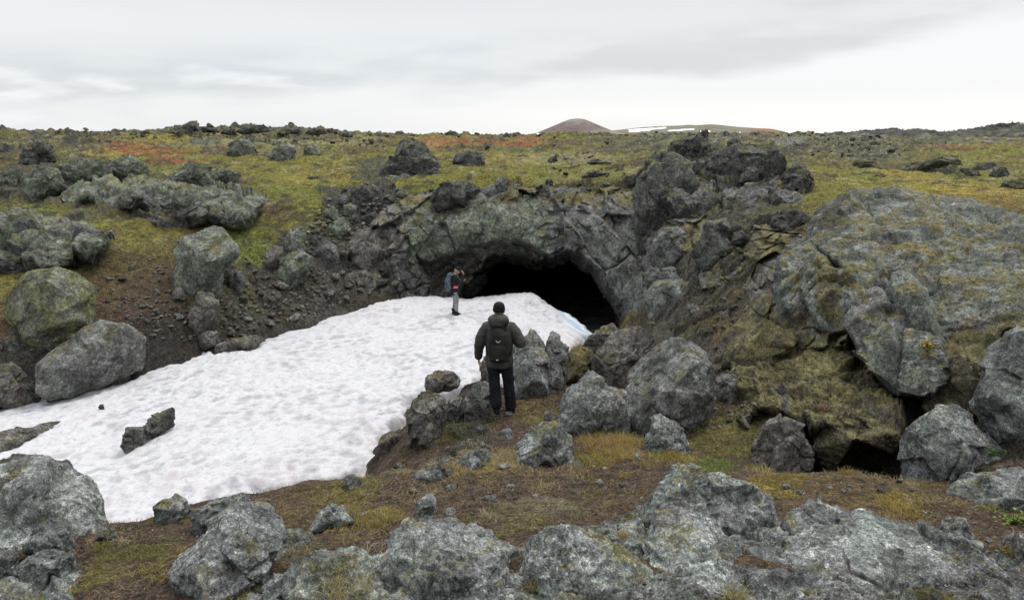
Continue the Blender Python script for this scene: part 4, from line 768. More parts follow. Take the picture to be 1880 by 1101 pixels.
# --- middle boulders
R('boulder','split grey boulder just right of the near hiker, right half','boulder','1000,690 1002,640 1008,606 1030,612 1046,640 1042,690 1030,712 1012,708','mid',D=11.2,T=.45)
R('boulder','split grey boulder just right of the near hiker, larger left half','boulder','925,716 926,650 940,622 970,602 1000,606 1012,640 1016,690 1008,716 970,720','grey',D=11.0,T=.5,facets=2,tilt=.15,user=[((-.2,.5,.85),.8)])
R('boulder','pointed speckled boulder with a notched right side in the middle ground','boulder','1022,782 1028,735 1048,702 1086,678 1106,700 1118,718 1150,722 1168,745 1168,772 1130,780 1100,796 1060,790','grey',T=.5,facets=3,tilt=.2,user=[((-.3,.6,.75),.72),((.5,-.2,.8),.85)])
R('boulder','biggest rounded grey boulder in the middle right, smooth sloping top','boulder','1144,735 1150,690 1172,645 1212,618 1262,618 1298,645 1318,690 1316,730 1300,768 1260,786 1210,775 1170,765','mid',T=.8,facets=2,p=24,chip=.5,tilt=.15,user=[((.15,.85,.5),.70),((0,-.25,1),.80),((-.8,.1,.6),.85)],seed=51)
R('boulder','brown mossy boulder behind the pointed speckled one','boulder','1084,700 1096,655 1125,612 1150,596 1182,598 1204,618 1172,650 1150,700 1135,722 1105,712','brown',D=11.6,T=.5)
R('boulder','dark wet slab leaning in the gap before the cave','rock slab','1064,640 1078,620 1108,598 1126,592 1136,604 1112,632 1080,645','brown',D=15.5,T=.4)
R('boulder','dark mossy rock wedged behind the split boulder','boulder','1036,690 1040,650 1062,632 1088,640 1096,665 1070,690','mossy',D=12.4,T=.5)
R('stone','small dark grey wedge right of the biggest boulder','stone','1310,728 1316,700 1330,684 1350,690 1372,722 1366,736 1340,736','mid',T=.25)
R('stone','ragged grey stone in grass below the biggest boulder','stone','1176,818 1182,795 1194,766 1214,758 1240,772 1262,795 1272,822 1225,828','grey',T=.3)
R('boulder','whitish pitted rock rising from the dirt right of the near hiker','boulder','940,845 950,815 975,792 1000,770 1022,774 1046,800 1062,836 1040,848 990,850','grey',T=.35,facets=3,tilt=.25)
R('boulder','large brownish grey boulder at the snow edge left of the near hiker','boulder','742,795 742,760 756,728 786,714 818,722 824,752 818,785 796,810 766,812','brown',T=.5)
R('boulder','grey stone squeezed between two larger rocks left of the hiker','boulder','818,764 822,735 834,722 850,732 852,752 842,766','mid',T=.3)
R('boulder','leaning grey stone at the left foot of the near hiker','boulder','850,768 854,735 872,705 890,698 906,716 900,742 876,764','mid',T=.35)
R('boulder','flat brick shaped stone on top of the rocks by the snow edge','boulder','779,708 781,688 800,680 832,678 846,692 842,704 806,712','brown',T=.3,p=14,facets=3,D=11.2)
R('stone','row of dark low rock along the snow edge left of the hiker','stone','724,746 732,726 752,716 774,712 778,730 756,752','brown',T=.3)
R('stone','reddish brown upright stone behind the hiker at the snow edge','stone','880,705 884,672 892,652 906,650 914,690 904,712','brown',D=11.7,T=.3)
R('stone','dark bulge of rock under the mound at the snow edge','stone','694,812 702,798 720,790 738,798 734,822 708,830','brown',T=.3)
R('rock_slab','low grey ridge of rock in the dirt below the hiker, right end','rock slab','826,862 846,838 878,824 900,822 898,838 868,860','grey',T=.22)
R('rock_slab','low grey ridge of rock in the dirt below the hiker, left end','rock slab','756,880 768,862 800,850 832,852 828,872 790,884','mid',T=.22)
R('stone','small whitish stone at the end of the low grey ridge','stone','850,858 858,842 872,838 890,854 872,864','grey',T=.12)
R('stone','half buried grey stone in the foreground dirt','stone','756,945 768,915 790,904 802,916 798,940 776,950','grey',T=.15)
R('stone','small stone right behind the heels of the near hiker','stone','922,762 926,755 936,753 942,760 936,766','mid',T=.1)
# --- stones in the snow
R('stone','dark jagged slab stuck in the middle of the snow, lower half','stone','222,824 222,800 230,784 262,782 300,778 322,772 320,784 282,798','dark',D=snow_hit(268,806),T=.22,facets=2,p=16,sh=(1.1,0))
R('stone','dark stone standing on the jagged slab in the snow','stone','266,784 268,768 292,758 318,746 322,752 320,778 290,786','dark',D=snow_hit(296,795)+.05,T=.18,facets=2,p=16,sh=(1.,0))
R('rock_slab','long brown rock emerging from the snow at the left edge','rock slab','-60,850 -50,800 0,790 60,780 110,772 146,770 132,786 90,800 40,815 0,835','brown',D=snow_hit(40,800)-.25,T=.45,sh=(.9,0),sink=.1)
R('rock_slab','brown rock showing between snow and the big foreground outcrop','rock slab','-60,880 -40,850 0,838 40,828 74,828 62,850 20,872','brown',D=snow_hit(30,850)-.2,T=.4)
R('stone','tiny black pebble alone on the snow','stone','180,748 183,742 190,742 192,748 186,751','dark',D=snow_hit(186,749),T=.06,sub=4)
# --- foreground
R('outcrop','large pitted foreground outcrop with pale yellow lichen at the left','outcrop','-80,1010 -60,880 0,846 40,832 88,826 124,838 150,872 185,915 200,945 238,962 205,990 165,985 150,1015 90,1030 20,1035','lichen',D=5.7,T=.75,facets=3,chip=.7,sh=(0,.3),rough=1.5)
R('stone','grey block stepping down below the left outcrop, upper','stone','40,1010 55,968 90,948 130,958 146,990 138,1008 90,1015','grey',D=5.0,T=.28)
R('stone','pitted block stepping down below the left outcrop, middle','stone','28,1072 36,1035 70,1010 110,1004 138,1020 142,1048 100,1062 60,1078','grey',D=4.45,T=.26)
R('stone','grey block at the left frame edge below the outcrop','stone','-60,1060 -50,1010 0,1000 35,1010 40,1040 10,1062','grey',D=4.7,T=.3)
R('stone','pale rock at the bottom left corner','stone','-60,1160 -40,1075 20,1058 66,1072 88,1110 60,1160','grey',D=3.95,T=.3)
R('stone','small pitted stone at the bottom edge left','stone','82,1130 88,1092 112,1080 136,1090 142,1130','grey',D=3.85,T=.16)
R('stone','flat pale stone at the right foot of the left outcrop','stone','172,990 182,974 206,968 222,982 206,996','grey',T=.15)
R('boulder','upright dark stone on the near snow edge with grass at its base','boulder','280,955 288,928 300,912 322,905 342,914 354,936 340,948 306,958','grey',T=.28)
R('rock_slab','flat grey rock bridging between the snow and the leaning boulder','rock slab','344,966 350,936 395,918 440,904 462,906 450,930 410,955 375,975','grey',T=.35)
R('boulder','large leaning layered boulder with green lichen in the left foreground','boulder','302,1085 322,1045 360,1000 400,955 432,922 470,912 502,918 522,950 520,990 480,1030 430,1070 380,1096 330,1104','grey',D=4.3,T=.42,facets=3,chip=.9,tilt=.2,sh=(-.1,.6),rough=1.6,user=[((-.35,.7,.6),.75)],seed=61)
R('boulder','grey violet rock behind the right side of the leaning boulder','boulder','478,1062 500,1010 516,972 548,966 576,985 584,1004 556,1030 512,1060','grey',D=5.0,T=.3)
R('stone','jagged grey rock on the near lip of the snow','stone','462,895 474,868 500,856 532,858 556,874 530,886 500,896','grey',T=.25)
R('stone','pyramid shaped stone on the near lip of the snow','stone','556,876 570,856 592,840 602,846 608,870 584,878','grey',T=.2)
R('stone','flat pale ripple of rock in the foreground dirt','stone','562,966 580,940 606,922 634,924 652,944 620,956 590,966','grey',T=.18)
R('stone','low grey stone left of the dirt slope','stone','622,896 636,872 654,868 668,888 652,900','mid',T=.15)
R('stone','blue grey round stone at the bottom below the violet rock','stone','478,1130 484,1078 504,1052 524,1056 532,1090 520,1130','grey',D=3.75,T=.18)
R('lichen_rock','white crusted foreground rock under the straw tufts, bottom centre left','outcrop','515,1160 520,1085 548,1030 600,1004 650,1010 700,1040 745,1085 760,1160','lichen',D=3.75,T=.35,rough=1.8,chip=.6)
R('lichen_rock','broad knobbly lichen rock at the bottom centre','outcrop','690,1170 700,1060 716,1000 760,960 800,946 850,952 880,975 920,985 962,1005 985,1060 980,1170','lichen',D=3.9,T=.42,rough=1.8,chip=.8)
R('lichen_rock','grey lichen rock behind the tuft at the bottom right of centre','outcrop','940,1170 940,1040 965,990 1010,962 1060,962 1110,985 1160,1000 1195,1040 1210,1170','lichen',D=3.75,T=.4,rough=1.8,chip=.8)
R('lichen_rock','small grey green rocks beside the golden tuft in the foreground','outcrop','1050,1000 1060,975 1085,962 1115,970 1140,992 1120,1015 1080,1012','lichen',D=4.2,T=.2,rough=1.5)
R('lichen_rock','dark grey upper rock with a hollow below it in the right foreground','outcrop','1192,925 1204,890 1228,866 1262,852 1300,856 1342,878 1390,888 1424,912 1420,960 1395,990 1340,975 1270,935 1230,940','lichen',D=4.75,T=.32,rough=1.6,facets=3)
R('lichen_rock','curved grey green rock with a folded right side in the foreground','outcrop','1150,1170 1160,1060 1176,985 1200,925 1250,912 1296,920 1330,965 1385,1020 1404,1060 1370,1090 1330,1170','lichen',D=4.0,T=.42,rough=1.7,facets=3,sh=(0,.4))
R('lichen_rock','largest pale lichen slab sloping across the bottom right corner','outcrop','1380,1190 1390,1075 1410,1020 1450,950 1486,905 1530,908 1600,944 1700,965 1780,1005 1830,1050 1890,1120 1900,1190','lichen',D=3.95,T=.38,rough=1.6,facets=2,sh=(0,.75),chip=.5,tilt=.1,seed=71)
R('lichen_rock','pale stone in the very bottom right corner beside the largest slab','outcrop','1835,1160 1842,1060 1870,1034 1920,1040 1950,1160','lichen',D=3.7,T=.25)
# --- far right plain
for pts, lab in [('1638,322 1652,308 1690,298 1728,290 1748,296 1740,310 1690,320','tilted flat lava slab on the right plain'),('1700,326 1712,312 1752,304 1772,316 1758,326','dark lava slab in front of the tilted one'),('1716,300 1730,288 1762,292 1772,302 1740,308','rubble heap behind the tilted flat slab'),
                 ('1752,322 1764,308 1794,312 1806,322 1780,328','grey green lava slab at the right of the tilted heap'),('1780,312 1796,298 1826,296 1838,308 1812,318','dark lava rubble on the far right plain, left end'),('1814,324 1824,308 1848,306 1856,322 1838,330','dark lava block on the far right plain, right end'),
                 ('1560,306 1580,292 1612,296 1640,310 1610,318 1580,314','low grey lava bank at the edge of the right meadow'),('1586,272 1600,260 1626,258 1640,270 1615,278','black lava hump in the right middle distance'),('1700,262 1712,254 1726,258 1722,268','small black lava pile on the right skyline'),
                 ('1600,326 1612,318 1628,322 1622,330','small pinkish stone in the right meadow'),('1830,342 1850,330 1880,334 1900,346 1860,350','low grey stones at the right edge of the meadow'),('1738,292 1748,284 1760,286 1758,296','little black stone on the right plain')]:
    R('plain_rock', lab, 'lava rock', pts, 'far', sub=5, group='lava rocks on the right hand plain')
for pts, lab in [('1004,300 1010,288 1022,286 1026,302','pair of dark stones in the meadow, left one'),('1028,300 1034,290 1050,290 1054,300','pair of dark stones in the meadow, right one'),('1078,304 1090,292 1106,294 1110,304','dark stones near the outcrop in the meadow'),
                 ('1066,322 1090,314 1120,316 1116,324','flat dark stone in the meadow right of centre'),('1146,340 1150,322 1168,318 1176,338','grey stone beside the leaning tower rock'),('878,276 886,268 900,270 902,278','small stone among the red plants'),
                 ('1000,338 1004,328 1014,328 1016,340','narrow grey stone at the meadow edge'),('560,330 570,322 584,326 580,332','dark hump in the left meadow'),('915,262 920,256 934,257 936,263','brown hump before the skyline')]:
    R('meadow_stone', lab, 'stone', pts, 'dark', sub=5, group='stones in the meadow behind the cave')
print('rocks', NROCK[0])
# ------------------------------------------------------------------ loose stones
def stone_mesh(k, sub=4, rough=1.):
    rs = np.random.RandomState(400+k); d, f = ico(sub)
    ang = np.sort(rs.uniform(0, 2*PI, 7)); rr = rs.uniform(.8, 1.15, 7); poly = [(r*math.cos(a), .75*r*math.sin(a)) for a, r in zip(ang, rr)]
    v = rock_shape(d, poly if min(np.diff(list(ang)+[ang[0]+2*PI])) > 0 and max(np.diff(list(ang)+[ang[0]+2*PI])) < 2.9 else [(1,0),(.3,.7),(-.8,.6),(-1,-.2),(-.2,-.75),(.7,-.6)], .75, 900+k, off=np.ones(3)*k*3.1, rough=rough)
    return v[:, [0,2,1]], f
SM = []
for k in range(10):
    v, f = stone_mesh(k); SM.append((v, f))
def pip(px, py, poly):
    ins = False; n = len(poly)
    for i in range(n):
        ax, ay = poly[i]; bx, by = poly[(i+1) % n]
        if (ay > py) != (by > py) and px < (bx-ax)*(py-ay)/(by-ay)+ax: ins = not ins
    return ins
def scatter(name, label, cat, group, region, count, smin, smax, mats, rs, z_sink=.3):
    protos = []
    for k in range(6):
        v, f = SM[(k+rs.randint(10)) % 10]; me = np_mesh(name, v, f); me.materials.append(MAT[mats[k % len(mats)]]); protos.append(me)
    xs = [p[0] for p in region]; ys = [p[1] for p in region]; base = None; n = 0; pts = []; tries = 0
    while n < count and tries < count*30:
        tries += 1
        px, py = rs.uniform(min(xs), max(xs)), rs.uniform(min(ys), max(ys))
        if not pip(px, py, region): continue
        s = smin*(smax/smin)**(rs.rand()**1.8)
        if any((px-q[0])**2+(py-q[1])**2 < (.8*(s+q[2])*.5)**2 for q in pts): continue
        D = hit(px, py); c = P(px, py, D)
        if D > 78: continue
        if polydist(c[:1], c[1:2], SNOWPOLY)[0] > .1: continue
        pts.append((px, py, s)); r = s*.5*D/F
        me = protos[rs.randint(6)]
        if base is None: o = link(name, me); base = o; tag(o, label, cat, group)
        else: o = base.copy(); o.data = me; COL.objects.link(o)
        zz = float(ground_z(c[:1], c[1:2])[0])
        o.location = (c[0], c[1], zz+r*.7*(1-z_sink)); o.scale = (r*rs.uniform(.8, 1.2), r*rs.uniform(.8, 1.2), r*rs.uniform(.6, 1.)); o.rotation_euler = (rs.uniform(-.5, .5), rs.uniform(-.5, .5), rs.uniform(0, 6.28)); n += 1
rs = np.random.RandomState(77)
scatter('scree_stone', 'small brown grey stone of the scree on the bank left of the cave', 'stone', 'small scree stones on the bank left of the cave', [(430,560),(470,500),(560,510),(640,470),(700,500),(690,540),(620,570),(500,608),(430,622),(400,600)], 170, 9, 34, ['brown','mid','brown'], rs)
scatter('slope_stone', 'small green grey stone of the rubble above the scree and left of the lintel', 'stone', 'small rubble stones left of the lintel', [(560,440),(590,380),(650,345),(740,350),(760,385),(730,410),(700,440),(640,450),(560,480)], 140, 9, 34, ['green','mid','dark'], rs)
scatter('path_stone', 'small stone lying on the brown path slope above the snow at the left', 'stone', 'small stones on the brown path slope', [(200,540),(240,480),(310,500),(330,560),(400,620),(370,655),(280,640),(230,590)], 70, 5, 22, ['brown','mid'], rs)
scatter('bank_stone', 'small dark stone in the bank among the left hand boulders', 'stone', 'small stones among the left hand boulders', [(-5,600),(10,480),(200,470),(230,520),(190,590),(280,620),(240,690),(60,735),(-5,735)], 40, 6, 22, ['brown','dark'], rs)
scatter('cliff_stone', 'small mossy stone stuck in the brown bank between outcrop and dome', 'stone', 'small stones in the bank between outcrop and dome', [(1290,500),(1340,430),(1430,420),(1450,470),(1430,590),(1330,610),(1250,610)], 90, 8, 38, ['mossy','mid','dark'], rs)
scatter('rim_pebble', 'small grey stone of the rubble band along the cave rim', 'stone', 'small stones along the cave rim', [(740,385),(780,350),(1000,345),(1150,340),(1170,390),(1090,385),(1000,375),(790,375)], 55, 6, 20, ['mid','green','dark'], rs)
scatter('gap_stone', 'small stone in the dark gap between the middle boulders and the bank', 'stone', 'small stones in the gaps between boulders', [(1040,700),(1100,610),(1200,590),(1330,610),(1330,690),(1290,800),(1180,790)], 24, 8, 24, ['mossy','brown'], rs)
scatter('ridge_stone', 'dark lava stone scattered on the ridge below the left skyline', 'stone', 'lava stones on the ridge below the left skyline', [(120,268),(300,250),(420,243),(600,246),(730,254),(700,275),(560,268),(420,262),(300,262),(200,268)], 90, 5, 17, ['dark','far','green'], rs)
scatter('plain_stone', 'dark lava stone scattered on the broken lava plain behind the outcrop', 'stone', 'lava stones on the broken lava plain', [(1430,262),(1480,252),(1560,248),(1680,250),(1720,260),(1640,300),(1560,300),(1500,300),(1440,290)], 110, 5, 17, ['far','dark','far'], rs)
scatter('heath_stone', 'dark lava stone scattered over the heath behind the cave', 'stone', 'lava stones on the heath behind the cave', [(800,262),(900,252),(1000,252),(1230,252),(1230,275),(1160,320),(1060,340),(960,300),(860,275)], 60, 4, 15, ['dark','far'], rs)
scatter('dirt_stone', 'small pebble lying on the foreground dirt below the near hiker', 'stone', 'pebbles on the foreground dirt', [(700,900),(800,800),(1000,740),(1180,830),(1180,900),(1000,940),(760,960),(600,930)], 90, 4, 13, ['grey','brown','mid'], rs, .45)
scatter('mound_stone', 'small lichen stone on the mossy mound above the small hole', 'stone', 'small stones on the mossy mound', [(1390,740),(1440,650),(1520,640),(1640,740),(1600,770),(1480,760)], 14, 5, 14, ['grey','mossy'], rs)

scatter('horizon_stone', 'small black lava stone on the low skyline between the turret and the cone', 'stone', 'small stones on the skyline left of the cone', [(640,250),(980,252),(980,256),(640,255)], 34, 5, 15, ['dark','far'], rs, .55)
scatter('horizon_stone', 'small black lava stone on the skyline right of the reddish ridge', 'stone', 'small stones on the skyline right of the ridge', [(1130,252),(1720,252),(1720,256),(1130,256)], 60, 5, 18, ['dark','far'], rs, .55)
scatter('horizon_stone', 'small black lava stone on the skyline above the red plants at the left', 'stone', 'small stones on the left skyline', [(0,250),(340,246),(640,246),(640,252),(340,252),(0,258)], 60, 5, 20, ['dark','dark','far'], rs, .55)
def gravel():
    rs = np.random.RandomState(91); d, f = ico(1); VS, FS = [], []; o = 0
    for n, a0, a1, d0, d1, s0, s1, dens in ((9000,-.70,.70,3.2,12.,.006,.022,.0),(7000,-.60,-.12,13.5,24.,.02,.075,.02),(2600,.12,.6,9.,17.,.015,.05,.0)):
        az = rs.uniform(a0, a1, n); ln = rs.uniform(math.log(d0), math.log(d1), n); x = np.sin(az)*np.exp(ln); y = np.cos(az)*np.exp(ln); p = np.stack([x, y, 0*x], 1)
        k = (polydist(x, y, SNOWPOLY) < -.03) & (fbm(p*.9, 4, 501)+rs.uniform(-.4, .4, n) > dens); x, y = x[k], y[k]; z = ground_z(x, y); n = len(x); s = s0*(s1/s0)**(rs.rand(n)**2)
        A = d[None]*s[:, None, None]*rs.uniform(.65, 1.3, (n, len(d), 1))*rs.uniform(.6, 1.3, (n, 1, 3)); A[:, :, 2] *= .7; A += np.stack([x, y, z+s*.25], 1)[:, None]; VS.append(A.reshape(-1, 3)); FS.append((f[None]+(np.arange(n)*len(d))[:, None, None]).reshape(-1, 3)+o); o += n*len(d)
    me = np_mesh('gravel', np.concatenate(VS), np.concatenate(FS)); me.polygons.foreach_set('use_smooth', np.zeros(len(me.polygons), bool)); tag(link('gravel', me, MAT['brown']), 'loose brown grey gravel and grit on the dirt and scree', 'gravel', kind='stuff')
gravel()
scatter('half_buried_stone', 'grey stone half buried in the brown foreground soil around the near hiker', 'stone', 'half buried stones in the foreground soil', [(560,920),(640,870),(760,830),(850,770),(1010,745),(1180,830),(1300,850),(1180,900),(1000,950),(760,960)], 60, 9, 42, ['grey','mid','brown'], rs, .75)
scatter('hollow_stone', 'stone lying in the grass between the small hole and the foreground slab', 'stone', 'stones in the grass below the small hole', [(1300,850),(1380,870),(1640,870),(1720,930),(1700,960),(1560,920),(1420,900)], 26, 7, 30, ['grey','mid','brown'], rs, .7)
# ------------------------------------------------------------------ blades
def blades(x, y, z, h, w, col, lean, rs, seg=2, droop=.5):
    """curved grass blades; returns verts, quads, colours"""
    n = len(x); a = rs.uniform(0, 2*PI, n); la = rs.uniform(0, 2*PI, n); ln = lean*np.sqrt(rs.rand(n))
    side = np.stack([np.cos(a), np.sin(a), np.zeros(n)], 1); dr = np.stack([np.cos(la)*ln, np.sin(la)*ln, np.ones(n)], 1)
    p0 = np.stack([x, y, z], 1); V = []; C = []
    for k in range(seg+1):
        t = k/seg; c = p0+dr*(h*t)[:, None]; c[:, 2] -= droop*h*ln*t*t; ww = (w*(1-t*.93))[:, None]
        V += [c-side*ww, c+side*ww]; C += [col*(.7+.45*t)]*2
    V = np.stack(V, 1).reshape(-1, 3); C = np.stack(C, 1).reshape(-1, 3); m = 2*(seg+1); b = (np.arange(n)*m)[:, None]
    f = np.concatenate([b+np.array([2*k, 2*k+1, 2*k+3, 2*k+2]) for k in range(seg)], 0)
    return V, f, np.clip(C, 0, .8)
def rockfree(n): return n
def ground_blades():
    rs = np.random.RandomState(5)
    # short mat of heath plants all over the plateau and banks
    n = 210000; az = rs.uniform(-.70, .70, n); ln = rs.uniform(math.log(9.5), math.log(70), n)
    x = np.sin(az)*np.exp(ln); y = np.cos(az)*np.exp(ln); D = np.exp(ln); c = ground_col(x, y)
    g = np.clip((c[:, 1]-.052)/.05, 0, 1)+.8*np.clip((c[:, 0]-.14)/.08, 0, 1)
    k = (polydist(x, y, SNOWPOLY) < -.05) & (rs.rand(n) < g)
    x, y, D, c = x[k], y[k], D[k], c[k]; z = ground_z(x, y)-.01; n = len(x)
    k = ~((y > 23.9) & (y < 25.7) & (z < -2.75) & (np.abs(x) < 4.3)); x, y, z, D, c = x[k], y[k], z[k], D[k], c[k]; n = len(x)
    h = rs.uniform(.025, .075, n)*(1+.35*sstep(20, 50, D)); col = c*rs.uniform(.6, 1.6, n)[:, None]*(1+rs.uniform(-.12, .12, (n, 3)))
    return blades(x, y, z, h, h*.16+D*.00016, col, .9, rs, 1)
V, f, c = ground_blades(); me = np_mesh('heath_plants', V, f); set_col(me, c)
tag(link('heath_plants', me, M_BLADE), 'low mat of olive, yellow and red heath plants covering the plateau and banks', 'heath', kind='stuff')
def near_grass():
    rs = np.random.RandomState(6); VS = []; FS = []; CS = []; o = 0
    for px, py, rx, ry, n, h, colr, ln in [(1120,822,70,36,4200,.12,(.36,.27,.085),.8),(1085,832,38,22,1500,.08,(.15,.23,.05),.8),(1230,838,50,22,1500,.09,(.34,.28,.08),.8),(1330,810,70,45,2200,.07,(.11,.125,.05),1.0),(1310,865,50,30,1500,.07,(.11,.16,.035),1.),
            (1440,885,65,18,1500,.07,(.21,.175,.06),.9),(240,1040,110,40,5200,.045,(.165,.16,.05),1.2),(240,1000,90,40,2400,.04,(.12,.15,.05),1.2),(900,850,90,25,2600,.13,(.32,.26,.14),1.3),(960,870,130,30,2400,.11,(.30,.24,.13),1.4),(860,880,160,40,2600,.08,(.28,.22,.12),1.5),(1130,850,90,30,2000,.11,(.28,.21,.09),1.1),(690,950,140,30,1800,.08,(.25,.20,.09),1.2),
            (700,945,55,20,900,.10,(.23,.185,.06),.8),(640,900,80,25,700,.06,(.17,.155,.06),1.1),(850,790,70,25,900,.06,(.12,.12,.04),1.),(1000,770,50,20,500,.06,(.13,.13,.04),1.),(980,940,110,30,1800,.05,(.16,.17,.09),1.2),
            (1600,910,160,45,3200,.07,(.20,.15,.075),1.5),(1660,930,50,30,800,.09,(.27,.20,.04),1.3),(1500,690,120,60,5200,.06,(.23,.20,.11),1.2),(1420,770,60,50,1800,.06,(.14,.13,.045),1.1),(1590,740,70,30,1600,.06,(.14,.13,.04),1.1),
            (1450,630,60,30,1200,.08,(.25,.205,.10),1.2),(260,500,90,90,7000,.075,(.19,.155,.07),1.1),(430,470,55,45,4000,.08,(.17,.185,.05),1.),(120,650,90,60,2500,.07,(.17,.14,.06),1.1),(1700,690,60,40,1500,.07,(.20,.16,.08),1.2),(330,948,45,9,350,.06,(.27,.21,.05),.9),(560,890,70,25,700,.05,(.17,.15,.06),1.1),(800,900,90,40,700,.07,(.20,.165,.08),1.4),(1380,520,90,85,15000,.075,(.20,.155,.08),1.2),(1330,440,110,25,5000,.06,(.30,.29,.18),1.2),(1290,590,60,30,4000,.07,(.16,.145,.05),1.2),(1440,640,60,40,4000,.06,(.27,.235,.14),1.2),(1120,345,80,14,2500,.07,(.20,.18,.06),1.),(820,350,90,10,2000,.07,(.22,.22,.05),1.)]:
        a = rs.uniform(0, 2*PI, n); r = np.sqrt(rs.rand(n)); qx = px+rx*r*np.cos(a); qy = py+ry*r*np.sin(a)
        D0 = hit(px, py); c0 = P(px, py, D0); d1 = hit(px, py+ry); d2 = hit(px, py-ry); rr = np.clip((d2-d1)/2, .15, 1.6); u = c0[:2]/np.hypot(*c0[:2])
        x = c0[0]+u[1]*rx*D0/F*r*np.cos(a)+u[0]*rr*r*np.sin(a); y = c0[1]-u[0]*rx*D0/F*r*np.cos(a)+u[1]*rr*r*np.sin(a)
        p = np.stack([x, y, 0*x], 1); k = (fbm(p*3.1, 3, 61)+rs.uniform(-.25, .3, n) > 0) & (polydist(x, y, SNOWPOLY) < 0); x, y = x[k], y[k]; n = len(x)
        if n == 0: continue
        z = ground_z(x, y)-.005; hh = h*rs.uniform(.4, 1.25, n); col = np.array(colr)*rs.uniform(.55, 1.5, n)[:, None]*(1+rs.uniform(-.12, .12, (n, 3)))
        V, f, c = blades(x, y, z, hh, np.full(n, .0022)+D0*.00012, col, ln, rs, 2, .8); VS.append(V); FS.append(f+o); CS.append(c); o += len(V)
    return np.concatenate(VS), np.concatenate(FS), np.concatenate(CS)
def litter():
    """dead straws lying on the soil close by, and a short fur of moss and lichen on the mossy rocks"""
    rs = np.random.RandomState(16); n = 26000; az = rs.uniform(-.72, .72, n); ln = rs.uniform(math.log(3.0), math.log(12.5), n); x = np.sin(az)*np.exp(ln); y = np.cos(az)*np.exp(ln); p = np.stack([x, y, 0*x], 1)
    far, near, _a, _b = rock_field(x, y); k = (polydist(x, y, SNOWPOLY) < -.15) & (rs.uniform(-.35, .45, n)+fbm(p*1.9, 4, 401) > .12) & (near < .5); x, y = x[k], y[k]; z = ground_z(x, y)+.004; n = len(x)
    pal = np.array([(.30,.235,.13),(.36,.30,.18),(.21,.135,.075),(.17,.16,.055),(.13,.15,.045)])[rs.choice(5, n, p=[.3,.2,.2,.17,.13])]
    out = [blades(x, y, z, rs.uniform(.025, .075, n), np.full(n, .0019)+np.hypot(x, y)*.0001, pal*rs.uniform(.6, 1.3, n)[:, None], 2.2, rs, 2, .75)]
    m = 260; az = rs.uniform(-.68, .68, m); ln = rs.uniform(math.log(3.4), math.log(11.5), m); cx = np.sin(az)*np.exp(ln); cy = np.cos(az)*np.exp(ln); far, near, _a, _b = rock_field(cx, cy); k = (polydist(cx, cy, SNOWPOLY) < -.2) & (near < .55); cx, cy = cx[k], cy[k]
    for X_, Y_ in zip(cx, cy):
        m = rs.randint(24, 95); r = rs.uniform(.02, .10); x = X_+rs.normal(0, r, m); y = Y_+rs.normal(0, r, m); cl = np.array([(.33,.27,.14),(.29,.235,.075),(.19,.19,.05),(.38,.32,.20)][rs.randint(4)]); D_ = math.hypot(X_, Y_)
        V_, f_, c_ = blades(x, y, ground_z(x, y)-.005, rs.uniform(.05, .15, m)*rs.uniform(.6, 1.2), np.full(m, .0020)+D_*.0001, cl*rs.uniform(.6, 1.35, m)[:, None], rs.uniform(.7, 1.8), rs, 2, .8); o0 = len(out[0][0]); out[0] = (np.concatenate([out[0][0], V_]), np.concatenate([out[0][1], f_+o0]), np.concatenate([out[0][2], c_]))
    for o in [q for q in COL.objects if q.type == 'MESH' and q.data.materials and q.name not in ('ground','snow','cave')]:
        mats = [m.name if m else '' for m in o.data.materials]; mm = [i for i, m in enumerate(mats) if m in ('moss_covered_rock', 'lichened_dome_lava')]
        if not mm: continue
        me = o.data; nv = len(me.vertices); c = np.empty(nv*3, np.float32); me.vertices.foreach_get('co', c); c = c.reshape(-1, 3)+np.array(o.location); no = np.empty(nv*3, np.float32); me.vertices.foreach_get('normal', no); no = no.reshape(-1, 3)
        ok = np.ones(nv, bool)
        if len(mats) > 1:
            mi = np.empty(len(me.polygons), np.int32); me.polygons.foreach_get('material_index', mi); ok[:] = False; lv = np.empty(len(me.loops), np.int32); me.loops.foreach_get('vertex_index', lv); ok[lv.reshape(len(mi), -1)[np.isin(mi, mm)].ravel()] = True
        dome = 'lichened_dome_lava' in mats
        vis = (no*c).sum(1) < .15*np.linalg.norm(c, axis=1)
        k = np.where(ok & vis & (no[:, 2] > (.25 if not dome else .3)) & (c[:, 1] > 1) & (fbm(c.astype(float)*(2.2 if not dome else 1.5), 4, 405) > (-.08 if not dome else .16)))[0]
        if len(k) == 0: continue
        m = min(len(k)*2, 24000 if not dome else 9000); k = rs.choice(k, m); q = c[k]+rs.normal(0, .012, (m, 3)); t = sstep(-.3, .3, fbm(q.astype(float)*1.7, 4, 407))[:, None]
        t2 = sstep(.05, .4, fbm(q.astype(float)*2.6+9, 4, 409))[:, None]; col = np.array((.17,.15,.06))*(1-t)+np.array((.37,.32,.19))*t; col = col*(1-t2)+np.array((.42,.42,.32))*t2; g = rs.rand(m) < .2; col[g] = (.13,.16,.055); g = rs.rand(m) < .12; col[g] = (.22,.12,.07)
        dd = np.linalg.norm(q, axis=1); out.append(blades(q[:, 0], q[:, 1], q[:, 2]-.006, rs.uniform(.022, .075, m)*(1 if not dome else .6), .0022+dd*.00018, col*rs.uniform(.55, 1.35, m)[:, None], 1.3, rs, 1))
    return out
LIT = litter()
gv, gf, gc = near_grass(); o_ = len(gv); GV, GF, GC = [gv], [gf], [gc]
V2, f2_, c2 = LIT[0]; GV.append(V2); GF.append(f2_+o_); GC.append(c2)
mo, mv, mf, mc = 0, [], [], []
